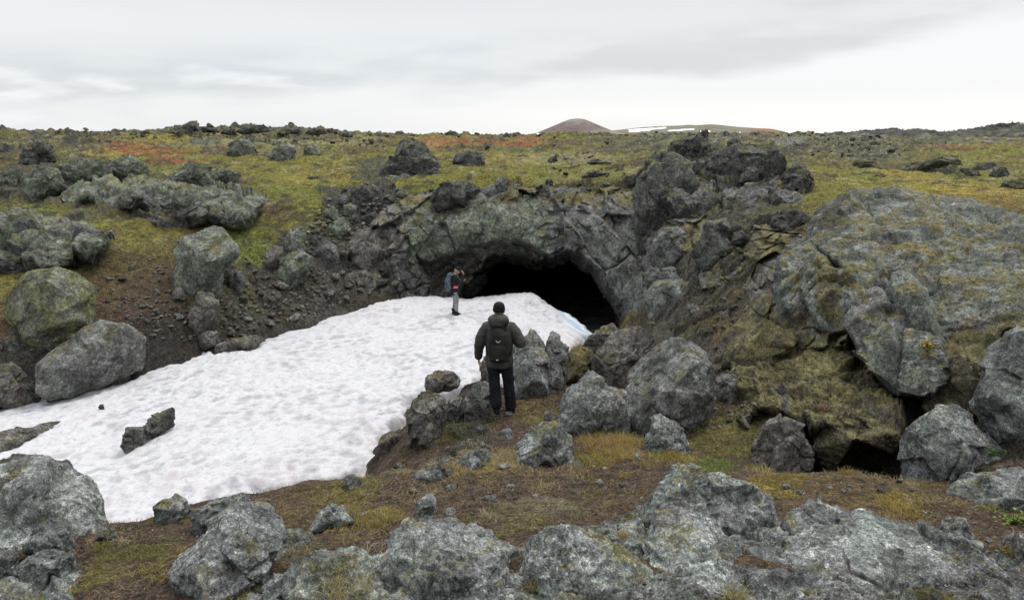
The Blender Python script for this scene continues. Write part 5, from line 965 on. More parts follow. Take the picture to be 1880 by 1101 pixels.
for a_, b_, c_ in LIT[1:]: mv.append(a_); mf.append(b_+mo); mc.append(c_); mo += len(a_)
me = np_mesh('moss', np.concatenate(mv), np.concatenate(mf)); set_col(me, np.concatenate(mc)); tag(link('moss', me, M_BLADE), 'shaggy moss and lichen growing over the rocks and banks right of the cave', 'moss', kind='stuff')
V, f, c = np.concatenate(GV), np.concatenate(GF), np.concatenate(GC); me = np_mesh('grass', V, f); set_col(me, c)
tag(link('grass', me, M_BLADE), 'thin dry straw and green grass on the foreground dirt and mossy mound', 'grass', kind='stuff')

# ------------------------------------------------------------------ single tufts and leafy plants, standing on rock or ground
def surf(px, py, fallback):
    bpy.context.view_layer.update()
    dg = bpy.context.evaluated_depsgraph_get(); r = ray(px, py); d = Vector(r).normalized()
    ok, loc, nor, i, ob, m = SC.ray_cast(dg, Vector((0, 0, 0)), d)
    return np.array(loc) if ok else P(px, py, fallback)
def tuft(px, py, label, n, h, spread, colr, lean=.8, loc=None):
    rs = np.random.RandomState(int(px)+int(py)*3); c0 = surf(px, py, 5) if loc is None else loc
    a = rs.uniform(0, 2*PI, n); r = spread*np.sqrt(rs.rand(n)); hh = h*rs.uniform(.35, 1.2, n)
    col = np.array(colr)*rs.uniform(.6, 1.5, n)[:, None]*(1+rs.uniform(-.1, .1, (n, 3)))
    dead = rs.rand(n) < .3; col[dead] = np.array((.34,.29,.19))*rs.uniform(.6, 1.3, dead.sum())[:, None]
    V, f, c = blades(r*np.cos(a), r*np.sin(a), -.03*np.ones(n), hh, np.full(n, .0021)+np.linalg.norm(c0)*.00008, col, lean, rs, 3, .9)
    me = np_mesh('grass_tuft', V, f); set_col(me, c); o = link('grass_tuft', me, M_BLADE, loc=c0); tag(o, label, 'grass tuft', 'tufts of straw coloured grass')
for a in [(985,1068,'golden straw tuft on the lichen rock at the bottom centre',260,.15,.085,(.33,.28,.09)),(640,1070,'wide straw tuft on the white crusted rock at bottom left of centre',420,.14,.16,(.33,.29,.11)),
          (1352,1098,'straw tuft cut by the bottom edge in front of the curved rock',200,.15,.07,(.32,.28,.10)),(1150,980,'golden tuft in the gap above the small grey green foreground rocks',200,.12,.07,(.36,.28,.08)),
          (1165,1055,'sparse green straw tuft between two lichen rocks',90,.17,.08,(.27,.26,.09)),(715,958,'golden grass clump standing in the foreground dirt',320,.17,.14,(.27,.215,.06)),
          (1115,822,'tall rusty gold grass clump below the pointed speckled boulder',900,.24,.30,(.36,.23,.075)),(1232,832,'short golden tuft below the ragged grey stone',200,.14,.10,(.27,.22,.05)),
          (840,905,'thin dry tuft hanging on the dirt below the grey ridge',110,.16,.10,(.30,.24,.12)),(1655,935,'bright yellow grass streak beside the lower right boulders',240,.12,.09,(.36,.25,.03)),
          (1510,745,'spiky dead tuft on the front of the mossy mound',150,.16,.09,(.33,.22,.14)),(1760,640,'pale dry tuft in the crack under the great dome',200,.14,.10,(.27,.23,.10)),
          (1855,1005,'yellow tuft by the reddish corner stone',110,.09,.06,(.30,.24,.05)),(565,1095,'straw tuft hanging at the bottom edge left',90,.10,.07,(.30,.26,.12)),
          (1400,640,'straw fringe draped over the brown mossy boulder',260,.15,.20,(.28,.22,.10)),(740,848,'hanging dead grass on the dirt bank by the snow',110,.14,.06,(.28,.21,.11)),(850,800,'small pale dead tuft in the dirt below the hiker',80,.08,.05,(.36,.30,.18)),
          (1020,855,'little grass tuft at the foot of the whitish pitted rock',90,.10,.08,(.22,.19,.07)),(1540,430,'bright green cushion plant on the dome crest',260,.07,.13,(.17,.21,.03)),(18,288,'pale straw tussock at the left edge below the skyline',260,.45,.5,(.34,.29,.14))]:
    tuft(*a)
def leafy(px, py, label, n, size, spread, colr, D=None):
    rs = np.random.RandomState(int(px)); c0 = surf(px, py, 6) if D is None else P(px, py, D)
    VS = []; FS = []; CS = []
    for i in range(n):
        q = rs.normal(0, 1, 3)*spread*np.array([1, .6, .8]); q[2] = abs(q[2]); o = sum(map(len, VS)); e = np.array([.0018, 0, 0]); VS.append(np.array([[0, 0, -.02]-e, [0, 0, -.02]+e, q+e, q-e])); FS.append([o, o+1, o+2, o+3]); CS.append(np.tile(np.array((.09,.075,.04)), (4, 1))); a = rs.uniform(0, 2*PI); t = rs.uniform(-.4, .9); u = np.array([math.cos(a), math.sin(a), t]); u /= np.linalg.norm(u); w = np.cross(u, [0, 0, 1]); w /= np.linalg.norm(w); s = size*rs.uniform(.6, 1.3)
        o = sum(map(len, VS)); nn = np.cross(w, u)*s*.15
        VS.append(np.array([q, q+u*s*.35+w*s*.38+nn, q+u*s*.75+w*s*.32+nn, q+u*s, q+u*s*.75-w*s*.32+nn, q+u*s*.35-w*s*.38+nn])); FS += [[o, o+1, o+2, o+3], [o, o+3, o+4, o+5]]
        CS.append(np.tile(np.array(colr)*rs.uniform(.6, 1.5)*(1+rs.uniform(-.15, .15, 3)), (6, 1)))
    me = np_mesh('leafy_plant', np.concatenate(VS), np.array(FS)); set_col(me, np.concatenate(CS)); tag(link('leafy_plant', me, M_BLADE, loc=c0), label, 'plant')
leafy(1862,960,'bright green leafy sprig growing on the lower right round boulder',70,.028,.055,(.17,.25,.05))
leafy(1706,638,'yellow leaved plant in the dark crack of the great dome',70,.028,.06,(.40,.30,.03))
leafy(1825,835,'dark green leafy sprig in the shade right of the pointed boulder',40,.03,.05,(.05,.11,.03))

# ------------------------------------------------------------------ far hills
def hill(name, label, D, prof, depth, colf, base_py=251, crag=0.):
    """a real mountain: prof = skyline (px,py), ridge at distance D, slopes falling both ways"""
    pxs = np.array([q[0] for q in prof], float); pys = np.array([q[1] for q in prof], float)
    X = (pxs-CX)/F/CT*D*.995; H = np.array([P(a, b, D)[2] for a, b in prof]); zb = P(CX, base_py, D)[2]-D*.004
    xs = np.linspace(X[0], X[-1], 260); hz = np.interp(xs, X, H); kk = np.ones(9)/9; hz = np.convolve(np.pad(hz, 4, 'edge'), kk, 'valid')
    ts = np.linspace(-1, 1, 121); A, T = np.meshgrid(np.arange(260), ts); x = xs[A]+0*T; w = (1-np.abs(T)**1.25); z = zb+(hz[A]-zb)*w; y = D+T*depth
    x, y, z = x.ravel(), y.ravel(), z.ravel(); p = np.stack([x, y, z*2], 1); n = fbm(p*(14./(X[-1]-X[0])), 5, 131)
    z = z+(z-zb)*(.10*n+.10*ridged(np.stack([np.arctan2(x-x.mean(), (y-D)+1e-3)*3., z*0, z*0], 1), 4, 135)*(crag == 0))*(1-w.ravel()**6)
    if crag: z = z+crag*np.maximum(0, ridged(p*.45, 5, 133))*sstep(zb, zb+.8, z)
    c = colf(x, y, z, (z-zb)/(H.max()-zb), (x-X[0])/(X[-1]-X[0]), T.ravel(), fbm(p*(30./(X[-1]-X[0])), 5, 137), n)
    idx = np.arange(260*121).reshape(121, 260); f = np.stack([idx[:-1,:-1], idx[:-1,1:], idx[1:,1:], idx[1:,:-1]], -1).reshape(-1, 4)
    me = np_mesh(name, np.stack([x, y, z], 1), f); set_col(me, c)
    s = NT(name+'_slope'); m = s.fin(s.attr('col')); tag(link(name, me, m), label, 'hill', kind='structure')
def lerp(a, b, t): return a*(1-t[:, None])+np.array(b)*t[:, None]
def cone_col(x, y, z, h, u, t, n, m):
    c = np.tile(np.array((.150,.115,.115)), (len(x), 1)); c = lerp(c, (.22,.20,.165), sstep(.55, .95, h+.35*n)); c = lerp(c, (.12,.075,.075), sstep(.0, .4, n)*sstep(.8, .4, h)); c = lerp(c, (.23,.20,.14), sstep(.50, .75, u+.25*n)*sstep(.7, .3, h))
    sn = ((np.abs((u-.16-.10*(h-.25)/.25*1.)) < .085) & (np.abs(h-.22) < .075+.03*n)) | ((np.abs(u-.60) < .014) & (np.abs(h-.25) < .10))
    return np.where(sn[:, None], np.array((.85,.86,.88)), c)
hill('hill', 'purple brown volcanic cone with a small snow field on the horizon', 1500, [(955,252),(975,247),(990,241),(1012,231),(1032,222),(1042,218.5),(1055,217.5),(1066,219),(1082,226),(1100,234),(1112,239),(1135,246),(1150,252)], 110, cone_col)
def ridge_col(x, y, z, h, u, t, n, m):
    c = np.tile(np.array((.185,.170,.125)), (len(x), 1)); c = lerp(c, (.12,.12,.115), sstep(.55, .25, h+.25*n)); c = lerp(c, (.22,.115,.07), sstep(.70, .85, u+.12*n)); c = lerp(c, (.16,.13,.09), sstep(.0, .4, n))
    sn = np.zeros(len(x), bool)
    for a, b, wu, wh in ((.30,.68,.085,.05),(.44,.60,.06,.03),(.255,.55,.05,.03),(.54,.52,.022,.05),(.685,.42,.012,.05),(.745,.40,.010,.03),(.13,.35,.04,.03)): sn |= (np.abs(u-a) < wu) & (np.abs(h-b-(u-a)*.9+.04*n) < wh)
    return np.where(sn[:, None], np.array((.86,.87,.89)), c)
hill('hill', 'long low brown and reddish ridge with snow patches to the right of the cone', 1900, [(1060,250),(1095,242),(1130,238),(1165,234),(1200,231.5),(1235,230.5),(1245,229),(1262,230),(1285,228),(1305,230),(1330,233),(1365,235.5),(1390,236.5),(1405,240),(1420,247),(1430,252)], 160, ridge_col)

def lava_col(x, y, z, h, u, t, n, m):
    c = np.tile(np.array((.075,.076,.064)), (len(x), 1)); c = lerp(c, (.15,.14,.06), sstep(.0, .35, n)*sstep(.9, .4, h)); c = lerp(c, (.035,.035,.033), sstep(-.05, -.3, m)); return lerp(c, (.20,.19,.13), sstep(.15, .4, m)*.5)
hill('hill', 'low broken lava rise with olive moss on the right skyline', 105, [(1470,255),(1510,250),(1555,246.5),(1580,244),(1598,243),(1610,245.5),(1630,244),(1650,246),(1675,247),(1700,250),(1730,255)], 16, lava_col, 256, .9)
hill('hill', 'larger craggy lava hill at the right end of the skyline', 125, [(1690,256),(1715,251),(1740,246.5),(1765,240),(1785,236.5),(1800,235),(1818,231.5),(1830,234),(1850,235),(1868,236.5),(1890,235),(1930,239),(1980,247),(2020,256)], 22, lava_col, 258, 1.2)

# ------------------------------------------------------------------ sky and sun
SUN_EL, SUN_AZ = math.radians(60), math.radians(35)       # azimuth from +Y towards +X: ahead, to the right
def build_world():
    w = bpy.data.worlds.new("World"); SC.world = w; w.use_nodes = True; t = w.node_tree; t.nodes.clear()
    N = lambda k: t.nodes.new(k)
    out = N('ShaderNodeOutputWorld'); bg = N('ShaderNodeBackground'); bg.inputs[1].default_value = .115; t.links.new(bg.outputs[0], out.inputs[0])
    sky = N('ShaderNodeTexSky'); sky.sky_type = 'NISHITA'; sky.sun_disc = False; sky.sun_elevation = SUN_EL; sky.sun_rotation = SUN_AZ; sky.air_density = 1.0; sky.dust_density = 2.0
    tc = N('ShaderNodeTexCoord'); sp = N('ShaderNodeSeparateXYZ'); t.links.new(tc.outputs['Generated'], sp.inputs[0])
    def M(op, a, b=0., c=None):
        n = N('ShaderNodeMath'); n.operation = op
        for i, v in enumerate((a, b) if c is None else (a, b, c)):
            if isinstance(v, (int, float)): n.inputs[i].default_value = v
            else: t.links.new(v, n.inputs[i])
        return n.outputs[0]
    def MR(v, a, b, lo=0., hi=1.):
        n = N('ShaderNodeMapRange'); n.interpolation_type = 'SMOOTHSTEP'
        for k, q in zip(('From Min','From Max','To Min','To Max'), (a, b, lo, hi)): n.inputs[k].default_value = q
        t.links.new(v, n.inputs['Value']); return n.outputs[0]
    def MIX(f, a, b):
        n = N('ShaderNodeMix'); n.data_type = 'RGBA'
        if isinstance(f, float): n.inputs[0].default_value = f
        else: t.links.new(f, n.inputs[0])
        for i, v in ((6, a), (7, b)):
            if isinstance(v, tuple): n.inputs[i].default_value = (*v, 1)
            else: t.links.new(v, n.inputs[i])
        return n.outputs[2]
    x, y, z = sp.outputs; az = M('ARCTAN2', x, y); el = M('ARCSINE', z)
    # cloud layer coordinates: a deck above, stretched along the horizon
    cv = N('ShaderNodeCombineXYZ'); t.links.new(M('MULTIPLY', az, 2.2), cv.inputs[0]); t.links.new(M('MULTIPLY', el, 9.), cv.inputs[1]); t.links.new(M('MULTIPLY', y, 1.2), cv.inputs[2])
    def NO(s, d, r=.55):
        n = N('ShaderNodeTexNoise'); n.inputs['Scale'].default_value = s; n.inputs['Detail'].default_value = d; n.inputs['Roughness'].default_value = r; n.inputs['Distortion'].default_value = .2; t.links.new(cv.outputs[0], n.inputs['Vector']); return n.outputs[0]
    n1 = NO(1.1, 3, .45); n2 = NO(2.6, 4, .48)
    wob = M('ADD', M('MULTIPLY', M('SUBTRACT', n1, .5), .13), M('MULTIPLY', M('SUBTRACT', n2, .5), .05))
    # grey band rising from left to right
    mid = M('ADD', M('ADD', .082, M('MULTIPLY', az, .055)), M('MULTIPLY', M('MULTIPLY', M('MAXIMUM', az, 0.), M('MAXIMUM', az, 0.)), .10))
    off = M('ADD', M('SUBTRACT', el, mid), wob)
    lower = MR(off, -.048, -.005); upper = MR(off, .10, .02); band = M('MULTIPLY', lower, upper)
    band = M('MULTIPLY', band, MR(n2, .34, .60, .45, 1.))
    base = MIX(MR(el, .11, .21), (6.0, 6.08, 6.15), (4.95, 4.95, 4.98))
    base = MIX(M('MULTIPLY', MR(el, .06, .02), MR(az, -.25, .15)), base, (6.7, 6.7, 6.65))
    base = MIX(M('MULTIPLY', MR(n1, .46, .66), .35), base, (5.0, 5.15, 5.3))
    base = MIX(M('MULTIPLY', band, .9), base, MIX(MR(az, -.1, .1), (4.35, 4.62, 4.92), (4.4, 4.5, 4.57)))
    base = MIX(M('MULTIPLY', M('MULTIPLY', MR(n2, .54, .70), MR(el, .12, .05)), MR(az, .1, -.2)), base, (6.2, 6.3, 6.4))
    base = MIX(MR(el, .30, .85), base, (10.6, 10.8, 11.2))
    base = MIX(M('MULTIPLY', MR(y, .05, -.5), MR(el, .75, .25)), base, (4.6, 4.7, 4.85))      # unseen low sky behind the viewer dimmed to darken rock facing the camera
    fin = MIX(.90, sky.outputs[0], base); fin = MIX(MR(el, -.01, -.06), fin, (.15, .13, .11))
    t.links.new(fin, bg.inputs[0])
build_world()
sl = bpy.data.lights.new('sun', 'SUN'); sl.energy = 1.35; sl.angle = math.radians(16); sl.color = (1., .965, .92)
so = bpy.data.objects.new('sun', sl); COL.objects.link(so)
sd = Vector((math.sin(SUN_AZ)*math.cos(SUN_EL), math.cos(SUN_AZ)*math.cos(SUN_EL), math.sin(SUN_EL)))
so.rotation_euler = sd.to_track_quat('Z', 'Y').to_euler()
vs = SC.view_settings; vs.view_transform = 'Standard'; vs.look = 'None'; vs.exposure = 0.45; vs.gamma = 1.0
SC.render.film_transparent = False
SC.cycles.max_bounces = 6; SC.cycles.diffuse_bounces = 3
# ------------------------------------------------------------------ the two hikers
def _loft(rings, n=28):
    """rings: (centre xyz, half width, half depth, axis u, axis v)"""
    V = []; t = np.linspace(0, 2*PI, n, endpoint=False)
    for c, a, b, u, v in rings: V.append(np.array(c)+np.outer(np.cos(t)*a, u)+np.outer(np.sin(t)*b, v))
    m = len(rings); V.append(np.array([rings[0][0]])); V.append(np.array([rings[-1][0]])); F = []
    for k in range(m-1):
        for i in range(n): j = (i+1) % n; F += [(k*n+i, k*n+j, (k+1)*n+j), (k*n+i, (k+1)*n+j, (k+1)*n+i)]
    for i in range(n): j = (i+1) % n; F += [(m*n, j, i), (m*n+1, (m-1)*n+i, (m-1)*n+j)]
    return np.concatenate(V), np.array(F)
def stack(rows, n=28): return _loft([((x, y, z), a, b, np.array([1., 0, 0]), np.array([0, 1., 0])) for x, y, z, a, b in rows], n)
def tube(pts, rad, n=14, flat=1.0, sub=5):
    P_ = np.array(pts, float); r = np.array(rad, float); s = np.linspace(0, len(P_)-1, (len(P_)-1)*sub+1); i = np.minimum(s.astype(int), len(P_)-2); f = s-i
    def cr(A):
        A0 = np.concatenate([2*A[:1]-A[1:2], A, 2*A[-1:]-A[-2:-1]]); a, b, c, d = A0[i], A0[i+1], A0[i+2], A0[i+3]; g = f if A.ndim == 1 else f[:, None]
        return .5*(2*b+(c-a)*g+(2*a-5*b+4*c-d)*g*g+(3*b-a-3*c+d)*g**3)
    Q = cr(P_); rr = np.maximum(cr(r), min(rad)*.6); R_ = []
    tg = np.gradient(Q, axis=0); tg /= np.linalg.norm(tg, axis=1)[:, None]; u = np.cross(tg[0], [0.13, .97, .2]); u /= np.linalg.norm(u)
    R_.append((Q[0]-tg[0]*rr[0]*.75, rr[0]*.45, rr[0]*.45*flat, u, np.cross(tg[0], u)))
    for k in range(len(Q)):
        u = u-tg[k]*(u@tg[k]); u /= np.linalg.norm(u); R_.append((Q[k], rr[k], rr[k]*flat, u, np.cross(tg[k], u)))
    R_.append((Q[-1]+tg[-1]*rr[-1]*.75, rr[-1]*.45, rr[-1]*.45*flat, u, np.cross(tg[-1], u)))
    return _loft(R_, n)
def ball(c, a, b, d, n=3, rot=None):
    v, f = ico(n); v = v*np.array([a, b, d])
    if rot is not None: v = v@np.array(rot).T
    return v+np.array(c), f
def join(parts):
    V = []; F_ = []; o = 0
    for v, f in parts: V.append(v); F_.append(f+o); o += len(v)
    return np.concatenate(V), np.concatenate(F_)
def fuse(name, parts, mat, parent, voxel=.010, smooth=6, wrinkle=0., wscale=8., wz=1.):
    """one continuous skin over the overlapping limbs"""
    v, f = join(parts); me = np_mesh(name, v, f); o = link(name, me, mat)
    m = o.modifiers.new('r', 'REMESH'); m.mode = 'VOXEL'; m.voxel_size = voxel
    s = o.modifiers.new('s', 'SMOOTH'); s.iterations = smooth; s.factor = .5
    bpy.context.view_layer.update(); dg = bpy.context.evaluated_depsgraph_get(); nm = bpy.data.meshes.new_from_object(o.evaluated_get(dg)); o.modifiers.clear(); old = o.data; o.data = nm; bpy.data.meshes.remove(old); nm.name = name
    if not nm.materials: nm.materials.append(mat)
    n = len(nm.vertices); c = np.empty(n*3, np.float32); nm.vertices.foreach_get('co', c); c = c.reshape(-1, 3).astype(float)
    if wrinkle:
        no = np.empty(n*3, np.float32); nm.vertices.foreach_get('normal', no); q = c*np.array([1, 1, wz])*wscale
        c += no.reshape(-1, 3)*(wrinkle*ridged(q, 3, 5)+wrinkle*.7*fbm(q*.6, 2, 9))[:, None]; nm.vertices.foreach_set('co', c.astype(np.float32).ravel())
    nm.polygons.foreach_set('use_smooth', np.ones(len(nm.polygons), bool)); nm.update()
    o.parent = parent; return o
def cloth(name, col, sc=60, rough=.85, var=.5):
    s = NT(name); n = s.noise(sc, 4, .7); b = s.noise(7, 4, .6); c = s.mix(s.ramp(b, .3, .7), tuple(q*(1-var*.5) for q in col), tuple(q*(1+var) for q in col))
    return s.fin(c, s.bump(n, .35, .004), rough)
def skinm(name, col):
    s = NT(name); return s.fin(s.mix(s.noise(20, 3), col, tuple(q*.8 for q in col)), None, .5)
def hand(w, d, nrm, sgn=1, curl=.8, s=1.0):
    """wrist, finger direction, palm normal; five separate fingers"""
    d = np.array(d, float); d /= np.linalg.norm(d); nrm = np.array(nrm, float); nrm -= d*(nrm@d); nrm /= np.linalg.norm(nrm); u = np.cross(d, nrm)*sgn; w = np.array(w, float); out = []
    out.append(_loft([(w+d*(t*s), a*s, b*s, u, nrm) for t, a, b in ((-.03,.022,.02),(0,.026,.019),(.03,.036,.016),(.065,.041,.014),(.09,.039,.011))], 14))
    for k, (off, L) in enumerate(((-.030,.062),(-.010,.074),(.011,.080),(.031,.070))):
        p = w+d*.085*s+u*off*s; pts = [p]; a = .15
        for j, fr in enumerate((.45, .32, .23)): a += curl*(.35+.25*j)*(1.1 if k < 2 else .9); pts.append(pts[-1]+(d*math.cos(a)+nrm*math.sin(a))*L*fr*s)
        out.append(tube(pts, [.0095*s, .009*s, .0082*s, .007*s], 8, sub=3))
    p = w+d*.02*s+u*.030*s; out.append(tube([p, p+(u*.7+d*.6+nrm*.3)*.032*s, p+(u*.75+d*1.5+nrm*.9)*.034*s, p+(u*.5+d*2.2+nrm*1.3)*.034*s], [.012*s, .0115*s, .010*s, .008*s], 8, sub=3))
    return out
def head_parts(c, pitch=0., s=1.):
    """head seen from behind as -y: face on +y"""
    ca, sa = math.cos(pitch), math.sin(pitch); Rm = np.array([[1, 0, 0], [0, ca, sa], [0, -sa, ca]]); L = []
    rows = [(0,.015,-.118,.030,.030),(0,.022,-.108,.046,.055),(0,.012,-.08,.060,.080),(0,.004,-.04,.070,.092),(0,0,0,.076,.098),(0,-.004,.04,.077,.098),(0,-.006,.075,.066,.084),(0,-.006,.10,.042,.055),(0,-.006,.113,.015,.02)]
    L.append(stack(rows, 24)); L.append(ball((0,.100,-.030), .012,.020,.022, 2)); L.append(ball((0,.088,-.005), .008,.014,.03, 2)); L.append(ball((0,.080,-.092), .022,.02,.016, 2)); L.append(ball((0,.090,-.066), .022,.010,.006, 2)); L.append(ball((0,.092,-.075), .020,.010,.006, 2)); L.append(ball((0,.080,.022), .05,.016,.010, 2))
    for q in (-1, 1): L.append(ball((q*.078,-.005,-.012), .010,.020,.032, 2)); L.append(ball((q*.04,.070,-.035), .022,.018,.018, 2))
    return [((v*s)@Rm.T+np.array(c), f) for v, f in L], Rm
SKIN = skinm('skin', (.42,.24,.17)); M_BOOT = cloth('boot_leather', (.014,.013,.012), 40, .6)
def boot_parts(x, y, z=0., yaw=0., s=1.):
    c, sn = math.cos(yaw), math.sin(yaw); u = np.array([c, sn, 0]); v = np.array([-sn, c, 0])
    def r(oy, oz, a, b): return (np.array([x, y, z+oz])+v*oy, a, b, u, v)
    return [_loft([r(.055,0.,.047,.135), r(.055,.022,.050,.140), r(.052,.045,.048,.132), r(.035,.075,.046,.105), r(.012,.10,.048,.075), r(-.012,.15,.053,.062), r(-.018,.20,.056,.064), r(-.018,.225,.052,.060)], 22)]

def hiker_near():
    r_ = ray(917, 757); tt = np.linspace(8.6, 11, 200); gz_ = ground_z(r_[0]*tt, tt); D = float(tt[np.argmax(r_[2]*tt < gz_)]); g = P(917, 757, D); root = bpy.data.objects.new('person', None); COL.objects.link(root); root.location = g; root.scale = (.97, .97, .97); root.rotation_euler = (0, 0, math.radians(-4))
    tag(root, 'hiker seen from behind in dark grey parka and black beanie standing on the dirt mound', 'person')
    jk = cloth('parka_fabric', (.052,.050,.046), 70); tr = cloth('black_trousers', (.012,.013,.016), 50); bn = cloth('knitted_beanie', (.0075,.0075,.008), 120)
    yl, yr = -.02, .17; zl = 0.; zr = float(ground_z(np.array([g[0]+.17]), np.array([g[1]+.2]))[0]-g[2]); zr = float(np.clip(zr, -.12, .15)); z0 = float(ground_z(g[:1], g[1:2])[0]); root.location.z = z0-.005; zr = float(ground_z(np.array([g[0]+.17]), np.array([g[1]+.17]))[0]-z0); zr = float(np.clip(zr, -.1, .12))
    hc = (0.0,.035,1.655); hp, Rm = head_parts(hc, .25)
    body = hp+[tube([(0,-.01,1.40),(0,.0,1.50),(0,.015,1.58)], [.075,.062,.06]), stack([(0,0,.84,.15,.10),(0,0,1.0,.14,.095),(0,0,1.2,.16,.105),(0,0,1.36,.17,.105),(0,0,1.44,.12,.08)]),
        tube([(-.18,0,1.40),(-.285,-.02,1.14),(-.325,.05,.90)], [.05,.042,.03]), tube([(.18,0,1.40),(.335,-.03,1.17),(.20,.22,1.14)], [.05,.042,.03]),
        tube([(-.09,0,.88),(-.07,.0,.5),(-.04,yl,.12)], [.085,.058,.042]), tube([(.09,0,.88),(.13,.09,.5),(.17,yr,.12+zr)], [.085,.058,.042])]
    body += hand((-.325,.055,.88), (-.05,.15,-1), (.9,.2,0), 1, .7)+hand((.19,.235,1.14), (-.8,.6,0), (0,-.4,-.8), -1, .9)
    fuse('body', body, SKIN, root, .006, 3)
    for q in (-1, 1): v, f = ball(np.array(hc)+Rm@np.array([q*.031,.083,-.005]), .012,.010,.009, 2); link('eye', np_mesh('eye', v, f), M_BOOT, root)
    fuse('trousers', [stack([(0,0,.74,.17,.115),(0,0,.84,.185,.125),(0,0,.95,.175,.12),(0,0,1.0,.165,.11)]), tube([(-.095,0,.86),(-.075,.0,.5),(-.045,yl-.005,.13)], [.108,.092,.088]), tube([(.095,0,.86),(.135,.085,.5),(.168,yr-.01,.13+zr)], [.108,.092,.088])], tr, root, .010, 4, .006, 9., 1.6)
    for x, y, z, a in ((-.04,yl,0.,.12),(.17,yr,zr,-.18)): fuse('boot', boot_parts(x, y, z, a), M_BOOT, root, .008, 2)
    fuse('parka', [stack([(0,0,.775,.212,.150),(0,0,.80,.218,.156),(0,0,.90,.212,.152),(0,0,1.05,.205,.148),(0,0,1.2,.212,.150),(0,0,1.33,.222,.148),(0,-.005,1.42,.205,.13),(0,-.01,1.485,.14,.105),(0,0,1.55,.085,.085)]),
        tube([(-.175,0,1.415),(-.262,-.02,1.27),(-.298,-.025,1.13),(-.318,.01,1.0),(-.325,.05,.895)], [.088,.084,.076,.070,.062]), tube([(.175,0,1.415),(.275,-.025,1.29),(.338,-.035,1.17),(.29,.10,1.13),(.21,.21,1.135)], [.088,.086,.078,.070,.060])], jk, root, .010, 5, .007, 7., 2.2)
    fuse('hood', [ball((0,-.085,1.535), .158,.105,.085, 4), ball((0,-.03,1.55), .145,.115,.060, 4), ball((0,-.125,1.50), .115,.065,.07, 4)], jk, root, .008, 4, .008, 9., 1.4)
    fuse('beanie', [stack([(0,.0,1.652,.090,.112),(0,0,1.672,.094,.116),(0,0,1.69,.090,.112),(0,.003,1.73,.086,.107),(0,.005,1.765,.070,.088),(0,.005,1.785,.040,.05),(0,.005,1.792,.012,.015)])], bn, root, .007, 2, .003, 26., .4)
    # the rucksack on his back
    pk = cloth('rucksack_fabric', (.020,.019,.018), 80); st = cloth('strap_webbing', (.016,.016,.016), 120); mt = NT('bright_metal'); mt.b.inputs['Metallic'].default_value = .9; mm = mt.fin((.6,.6,.6), None, .35); wm = cloth('white_label', (.7,.7,.68), 50, .7, .1)
    bp = bpy.data.objects.new('backpack', None); COL.objects.link(bp); bp.location = root.location; bp.rotation_euler = root.rotation_euler; bp.scale = root.scale; tag(bp, 'black rucksack with a pale ring worn on the back of the nearer hiker', 'backpack')
    def box(rows): return _loft([(np.array([0.012+x, y, z]), a, b, np.array([1., 0, 0]), np.array([0, 1., 0])) for x, y, z, a, b in rows], 28)
    fuse('pack_body', [box([(0,-.215,.915,.115,.05),(0,-.225,.94,.150,.08),(0,-.225,1.1,.158,.088),(0,-.22,1.25,.152,.082),(0,-.21,1.35,.125,.066),(0,-.20,1.40,.085,.045),(0,-.19,1.425,.04,.02)])], pk, bp, .008, 4, .005, 9.)
    fuse('front_pocket', [box([(0,-.295,.955,.085,.022),(0,-.30,.98,.11,.032),(0,-.302,1.1,.112,.034),(0,-.298,1.17,.105,.028),(0,-.29,1.20,.07,.016)])], pk, bp, .007, 3, .003, 12.)
    for q in (-1, 1):
        v, f = tube([(q*.10,-.16,1.40),(q*.125,-.07,1.485),(q*.13,.06,1.475),(q*.135,.15,1.36),(q*.15,.165,1.2),(q*.185,.08,1.06),(q*.17,-.12,1.0)], [.020]*7, 10, .45); link('shoulder_strap', np_mesh('shoulder_strap', v, f), st, bp)
        v, f = tube([(q*.155,-.245,1.06),(q*.168,-.22,1.10),(q*.165,-.19,1.14)], [.012,.016,.012], 8, .6); link('side_strap', np_mesh('side_strap', v, f), st, bp)
    v, f = tube([(.012+.028*math.cos(a), -.302, 1.275-.028*math.sin(a)) for a in np.linspace(.1, PI-.1, 7)], [.0065]*7, 8, sub=2); link('ring', np_mesh('ring', v, f), mm, bp)
    v, f = ball((.0,-.335,.985), .017,.004,.008, 2); link('label_patch', np_mesh('label_patch', v, f), wm, bp)
    v, f = tube([(.012,-.255,1.39),(.012,-.275,1.36),(.012,-.292,1.30)], [.007]*3, 8); link('haul_loop', np_mesh('haul_loop', v, f), st, bp)
